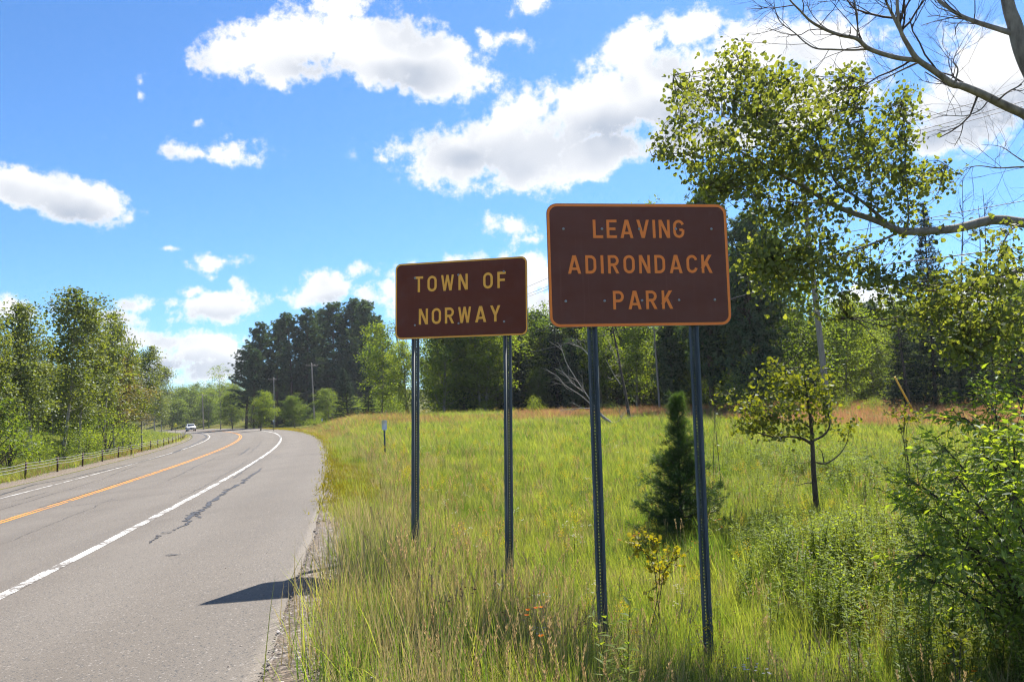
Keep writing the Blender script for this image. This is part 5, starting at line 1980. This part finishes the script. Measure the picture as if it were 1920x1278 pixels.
# --- leafy bush at the right edge
def px_bush(name, stems, depth, label, ml, mb, leaf, lw, twigs, tl, nleaf, seed, basepx, cat='bush', droop=.25, rleaf=False, rstem=.014):
    r = np.random.default_rng(seed)
    g = at(basepx[0], basepx[1], depth); g[2] = float(ground_z(g[0], g[1]))
    e = empty(name, tuple(g))
    tag(e, label, cat)
    sb = MB()
    C, D = [], []
    for pts, dd in stems:
        P = np.array([at(x, y, q) for (x, y), q in zip(pts, np.linspace(depth, dd, len(pts)))])
        P[0] = g + r.normal(0, .06, 3) * (1, 1, 0)
        P = smooth_path(P, 6)
        sb.tube(P - g, np.linspace(rstem, min(.003, rstem * .5), len(P)), 5, False)
        for k in range(twigs):
            t = .22 + .78 * r.uniform() ** .8
            i = min(int(t * (len(P) - 1)), len(P) - 2)
            d = unit(unit(P[i + 1] - P[i]) * .8 + rand_dirs(r, 1, .1)[0])
            tp = branch_path(r, P[i], d, tl * r.uniform(.5, 1.2), 4, .12, .15)
            sb.tube(tp - g, np.linspace(.0035, .0012, 5), 3, False)
            f = np.linspace(.15, 1, nleaf)
            c = np.stack([np.interp(f, np.linspace(0, 1, 5), tp[:, j]) for j in range(3)], -1)
            C.append(c)
            s = np.where(np.arange(nleaf) % 2, 1, -1)[:, None] * unit(np.cross(d, (0, 0, 1.)))[None]
            D.append(unit(d[None] * .7 + s * .8 + r.normal(0, .25, (nleaf, 3)) + np.array([0, 0, -droop])))
    C, D = np.concatenate(C), np.concatenate(D)
    n = len(C)
    if rleaf:
        V, F, k = round_leaves(C - g, D, rand_dirs(r, n, 1.0), leaf * r.uniform(.7, 1.2, n))
    else:
        V, F, k = leaf_quads(C - g, D, rand_dirs(r, n, 1.3), leaf * r.uniform(.65, 1.2, n), lw * r.uniform(.8, 1.2, n))
    sb.build('stems', mb, e, True)
    obj('foliage', mesh_np('foliage', V, [F], [ml], False, np.repeat(r.uniform(0, 1, n), k)), e)


rr = np.random.default_rng(77)
stems = []
for tx, ty, td in [(1760, 850, 7.2), (1735, 960, 6.6), (1800, 790, 7.4), (1850, 770, 7.0), (1900, 745, 7.4), (1720, 1040, 6.4), (1780, 900, 6.2), (1840, 860, 6.4), (1890, 830, 6.1), (1750, 1090, 6.3), (1830, 960, 5.9), (1900, 930, 5.8),
                   (1950, 800, 6.5), (1980, 900, 6.0), (1800, 1030, 5.9), (1870, 1050, 5.8), (1700, 910, 7.0), (1930, 1060, 5.8), (1770, 1000, 6.6), (1860, 900, 7.2)]:
    bx, by = 1985, 1240
    mx, my = bx + (tx - bx) * .45 + rr.normal(0, 15), by + (ty - by) * .62
    stems.append(([(bx, by), (mx, my), (tx + (bx - tx) * .12, ty + 6), (tx, ty)], td))
px_bush('willow_bush', stems, 6.7, 'tall leafy willow bush filling the lower right edge', M_WILLOW, M_BARK_DARK, .080, .030, 28, .40, 9, 5, (1985, 1240))
# saplings
px_bush('aspen_sapling', [([(1230, 1165), (1232, 1110), (1225, 1060), (1205, 1030), (1180, 1018)], 7.3), ([(1230, 1165), (1240, 1100), (1252, 1060), (1270, 1045)], 7.3), ([(1230, 1165), (1236, 1100), (1230, 1030), (1222, 1012)], 7.4)], 7.4,
        'yellow-leaved sapling between the posts of the larger sign', M_YELLOWLEAF, M_BARK_DARK, .036, .02, 15, .15, 6, 6, (1230, 1165), 'sapling', .1, True, .0045)
px_bush('aspen_sapling', [([(1795, 1275), (1790, 1240), (1784, 1200), (1772, 1180)], 5.2), ([(1795, 1275), (1800, 1230), (1806, 1195)], 5.2)], 5.3,
        'small yellow-green sapling at the foot of the willow bush', M_SAPLEAF, M_BARK_DARK, .034, .025, 7, .12, 4, 7, (1795, 1275), 'sapling', .1, True, .0045)
for k, (px, py, top, d, lab) in enumerate([(1700, 830, 765, 17, 'slim leafy shrub right of the crooked tree, against the reddish grass'), (1860, 790, 730, 19, 'slim leafy shrub beside the willow bush top'), (1345, 800, 715, 17, 'slender sapling with few leaves right of the larger sign right post')]):
    st = [([(px, py + 40), (px + rr.normal(0, 6), (py + top) / 2), (px + rr.normal(0, 26), top + rr.uniform(0, 25))], d + rr.normal(0, .2)) for _ in range(5 if k < 2 else 2)]
    px_bush('meadow_shrub', st, d, lab, M_SAPLEAF, M_BARK_DARK, .06, .04, 9 if k < 2 else 6, .22, 5, 90 + k, (px, py + 40), 'shrub', .1, True, .008)

# ------------------------------------------------------------------ meadow: grass, weeds, flowers, stones
R2 = np.random.default_rng(99)


def sample(n, r0, r1, azr=(-42, 42), power=1.0):
    """points in the wedge before the camera; density falls with distance"""
    t = R2.uniform(0, 1, n)
    if power == 1.0:
        d = r0 + (r1 - r0) * t                     # density ~ 1/r
    else:
        d = r0 * (r1 / r0) ** t                    # density ~ 1/r^2
    a = np.radians(R2.uniform(azr[0], azr[1], n))
    x, y = d * np.sin(a), d * np.cos(a)
    s, u = to_su(x, y)
    return x, y, d, PAVE_R - u, u - PAVE_L, s


def put(name, x, y, d, srcs, hscale, wgrow, label, cat, lean=.06, zoff=0.0):
    n = len(x)
    sc = hscale * R2.uniform(.75, 1.25, n)
    w = sc * (1 + wgrow * np.clip(d - 7, 0, None))
    rot = np.c_[R2.normal(0, lean, (n, 2)), R2.uniform(0, 6.28, n)]
    scatter(name, np.c_[x, y, ground_z(x, y) + zoff], rot, np.c_[w, w, sc], R2.integers(0, len(srcs), n), srcs, label, cat)


def patch(x, y, f, s):
    return vnoise(x * f, y * f, s) + .6 * vnoise(x * f * 2.3, y * f * 2.3, s + 5)


# right-hand meadow
x, y, d, q, ql, s = sample(75000, 3.2, 96, (-34, 44))
edge_q = .29 - .15 * smoothstep(s, 8, 13) + .14 * vnoise(s * 1.5, s * .6, 1) + .10 * vnoise(s * 5, s * 2.3, 7)
k = (q > edge_q) & (d < 96) & ~((q < 1.2) & (R2.uniform(0, 1, len(x)) < .25))
x, y, d, q, s = x[k], y[k], d[k], q[k], s[k]
rise = smoothstep(d + .75 * np.clip(x - 5, 0, 30), 36, 56) * (R2.uniform(0, 1, len(x)) < np.where(x > 7, .9, np.where(x < 0, .38, .72))) * ((patch(x, y, .13, 3) > -.25) | (x > 7))
red = rise > .5
dry = ~red & ((q < 1.15) & (d < 11) & (R2.uniform(0, 1, len(x)) < .25) | (q < 2.2 + .8 * patch(x, y, .5, 2)) & (R2.uniform(0, 1, len(x)) < .22) | (R2.uniform(0, 1, len(x)) < .07))
grn = ~red & ~dry
hs = .58 + .17 * patch(x, y, .45, 4) + .22 * smoothstep(d, 18, 34) - .20 * (q < 1.4) * (d > 12) + .16 * (q < 2.0) * (d < 9) + R2.normal(0, .13, len(x))
G_SRC = [grass_clump(700 + i, 34, (.40, .46, .36, .50)[i % 4], .12, .0058, M_GRASS) for i in range(6)]
D_SRC = [grass_clump(720 + i, 26, .48, .10, .0045, M_DRYGRASS, .22) for i in range(4)]
RD_SRC = [grass_clump(740 + i, 30, .50, .13, .006, M_REDGRASS, .2) for i in range(4)]
put('meadow_grass', x[grn], y[grn], d[grn], G_SRC, np.clip(hs[grn], .3, 1.5), .035, 'green grass growing all over the meadow', 'grass')
put('dry_grass', x[dry], y[dry], d[dry], D_SRC, np.clip(hs[dry] * 1.1, .4, 1.5), .035, 'straw-coloured dry grass along the road shoulder', 'grass')
put('reddish_grass', x[red], y[red], d[red], RD_SRC, np.clip(hs[red], .6, 1.3), .03, 'reddish-brown seeding grass at the far side of the meadow', 'grass')
# seed-headed stalks
x, y, d, q, ql, s = sample(6500, 3.6, 45, (-34, 42))
pr = np.clip(1.1 - q * .20, .26, 1) * (.55 + .45 * (patch(x, y, .6, 8) > 0))
k = (q > .75) & (R2.uniform(0, 1, len(x)) < pr)
ST_SRC = [seed_stalk(760 + i, (.62, .72, .80)[i % 3], 3, .13, M_SEED, M_DRYGRASS) for i in range(5)]
put('seed_grass', x[k], y[k], d[k], ST_SRC, np.full(k.sum(), .72), .03, 'tall pale seed-headed grass stalks around the sign posts', 'grass', .1)
# leafy weeds, thick on the right
x, y, d, q, ql, s = sample(34000, 4.2, 60, (-20, 44))
den = smoothstep(x - .13 * y, .9, 2.6) * smoothstep(d, 6.4, 8.5) * (.30 + .70 * smoothstep(patch(x, y, .5, 9), -.7, .5)) * (1 - .95 * smoothstep(d, 20, 30)) + .03 * (patch(x, y, .4, 14) > .1)
k = (q > 1.2) & (R2.uniform(0, 1, len(x)) < den)
W_SRC = [weed_plant(780 + i, (.62, .78, .9, .7)[i % 4], 40, .10, .023, M_WEED) for i in range(5)]
put('meadow_weeds', x[k], y[k], d[k], W_SRC, np.where(np.hypot(x[k] - 5.0, y[k] - 13.0) < 1.6, .35, np.where((y[k] > 10.5) & (x[k] < 6.0), .62, .88)), .02, 'leafy green weeds thick on the right side of the meadow', 'weeds')
k2 = (q > 1.2) & (R2.uniform(0, 1, len(x)) < .012 + .03 * (d > 11) * (d < 36))
k3 = (q > .9) & (R2.uniform(0, 1, len(x)) < .05 * (d < 24))
put('small_weeds', x[k3], y[k3], d[k3], [weed_plant(790 + i, .5, 26, .07, .016, M_WEED) for i in range(3)], np.full(k3.sum(), .62), .02, 'small leafy weeds scattered among the meadow grass', 'weeds')
put('goldenrod', x[k2], y[k2], d[k2], [weed_plant(800 + i, .75, 26, .08, .016, M_WEED, M_YELLOWF, 2) for i in range(3)], np.full(k2.sum(), .62), .02, 'scattered yellow-flowered weeds in the meadow', 'weeds')
x, y, d, q, ql, s = sample(900, 4.2, 30, (-16, 40))
for nm, mt, sz, heads, sp, frac, h, lab in [('orange_flowers', M_ORANGE, .016, 2, .02, .06, .5, 'scattered orange hawkweed flowers in the meadow grass'),
                                       ('white_flowers', M_WHITEF, .010, 5, .028, .16, .55, 'scattered small white flower heads in the near grass'),
                                       ('brown_flower_heads', M_BROWNF, .011, 3, .03, .30, .42, 'small dark clover and seed heads in the near grass')]:
    k = (q > 1.0) & (R2.uniform(0, 1, len(x)) < frac)
    put(nm, x[k], y[k], d[k], [flower_stem(820 + i, h, mt, 3, sz, heads, sp) for i in range(3)], np.full(k.sum(), .75), .03, lab, 'flowers')
# low yellow moss along the pavement edge
sv = R2.uniform(9, 150, 9000) ** 1.0
qv = np.abs(R2.normal(.30, .20, len(sv)))
kk = R2.uniform(0, 1, len(sv)) < np.clip(22 / sv, .12, 1) * smoothstep(sv, 9, 17)
sv, qv = sv[kk], qv[kk]
xx, yy = from_su(sv, PAVE_R - qv - .04)
put('roadside_moss', xx, yy, np.hypot(xx, yy), [grass_clump(840 + i, 40, .10, .09, .012, M_MOSS, .7) for i in range(3)], np.full(len(xx), 1.0), .03, 'low yellow-green plants along the right pavement edge', 'ground cover')
# left bank
x, y, d, q, ql, s = sample(26000, 22, 150, (-50, -16))
k = (ql > 1.15 + .3 * vnoise(s * .9, s * .4, 4)) & (ql < 30)
x, y, d, ql = x[k], y[k], d[k], ql[k]
dr = R2.uniform(0, 1, len(x)) < np.where(ql < 2.6, .55, .22)
put('bank_grass', x[~dr], y[~dr], d[~dr], G_SRC, np.full((~dr).sum(), .95), .03, 'green grass on the bank behind the guardrail', 'grass')
put('bank_dry_grass', x[dr], y[dr], d[dr], RD_SRC[:2] + D_SRC[:2], np.full(dr.sum(), .6), .03, 'brown dry grass at the foot of the guardrail', 'grass')

# pebbles on the near shoulder
import bmesh
def pebble(seed):
    bm = bmesh.new()
    bmesh.ops.create_icosphere(bm, subdivisions=1, radius=.5)
    r = random.Random(seed)
    for v in bm.verts:
        v.co *= r.uniform(.75, 1.2)
        v.co.z *= .6
    me = bpy.data.meshes.new('pebble')
    bm.to_mesh(me); bm.free()
    me.materials.append(M_STONE)
    return me


n = 9000
sv = 3.2 + 26 * R2.uniform(0, 1, n) ** 1.6
qv = np.abs(R2.normal(0, .42, n)) + .0
qv = np.where(R2.uniform(0, 1, n) < .07, -np.abs(R2.normal(0, .8, n)), qv)
xx, yy = from_su(sv, PAVE_R - qv)
zz = np.where(qv < 0, road_z(*to_su(xx, yy)), ground_z(xx, yy) + .012)
sz = np.clip(R2.lognormal(math.log(.011), .5, n), .004, .045) * np.where(qv < 0, .6, 1)
scatter('shoulder_stones', np.c_[xx, yy, zz], R2.uniform(0, 6.28, (n, 3)) * (.06, .06, 1), np.c_[sz, sz, sz], R2.integers(0, 4, n), [pebble(i) for i in range(4)], 'loose stones strewn along the gravel shoulder', 'stones')

# ------------------------------------------------------------------ faint summer haze over the whole place
gb = [ground.matrix_world @ Vector(c) for c in ground.bound_box]
lo = [min(v[i] for v in gb) for i in range(3)]; hi = [max(v[i] for v in gb) for i in range(3)]
hz = MB()
hz.box((lo[0] - 20, lo[1] - 20, lo[2] - 1), (hi[0] + 20, hi[1] + 20, hi[2] + 18))
haze = obj('haze', hz.mesh('haze', []))
hm = bpy.data.materials.new('haze')
hm.use_nodes = True
hm.node_tree.nodes.clear()
ho = hm.node_tree.nodes.new('ShaderNodeOutputMaterial')
hv = hm.node_tree.nodes.new('ShaderNodeVolumePrincipled')
hv.inputs['Color'].default_value = (.86, .92, 1, 1)
hv.inputs['Density'].default_value = .00016
hv.inputs['Anisotropy'].default_value = .35
hm.node_tree.links.new(hv.outputs[0], ho.inputs['Volume'])
haze.data.materials.append(hm)
tag(haze, 'faint summer haze in the air over the road and woods', 'haze', kind='stuff')
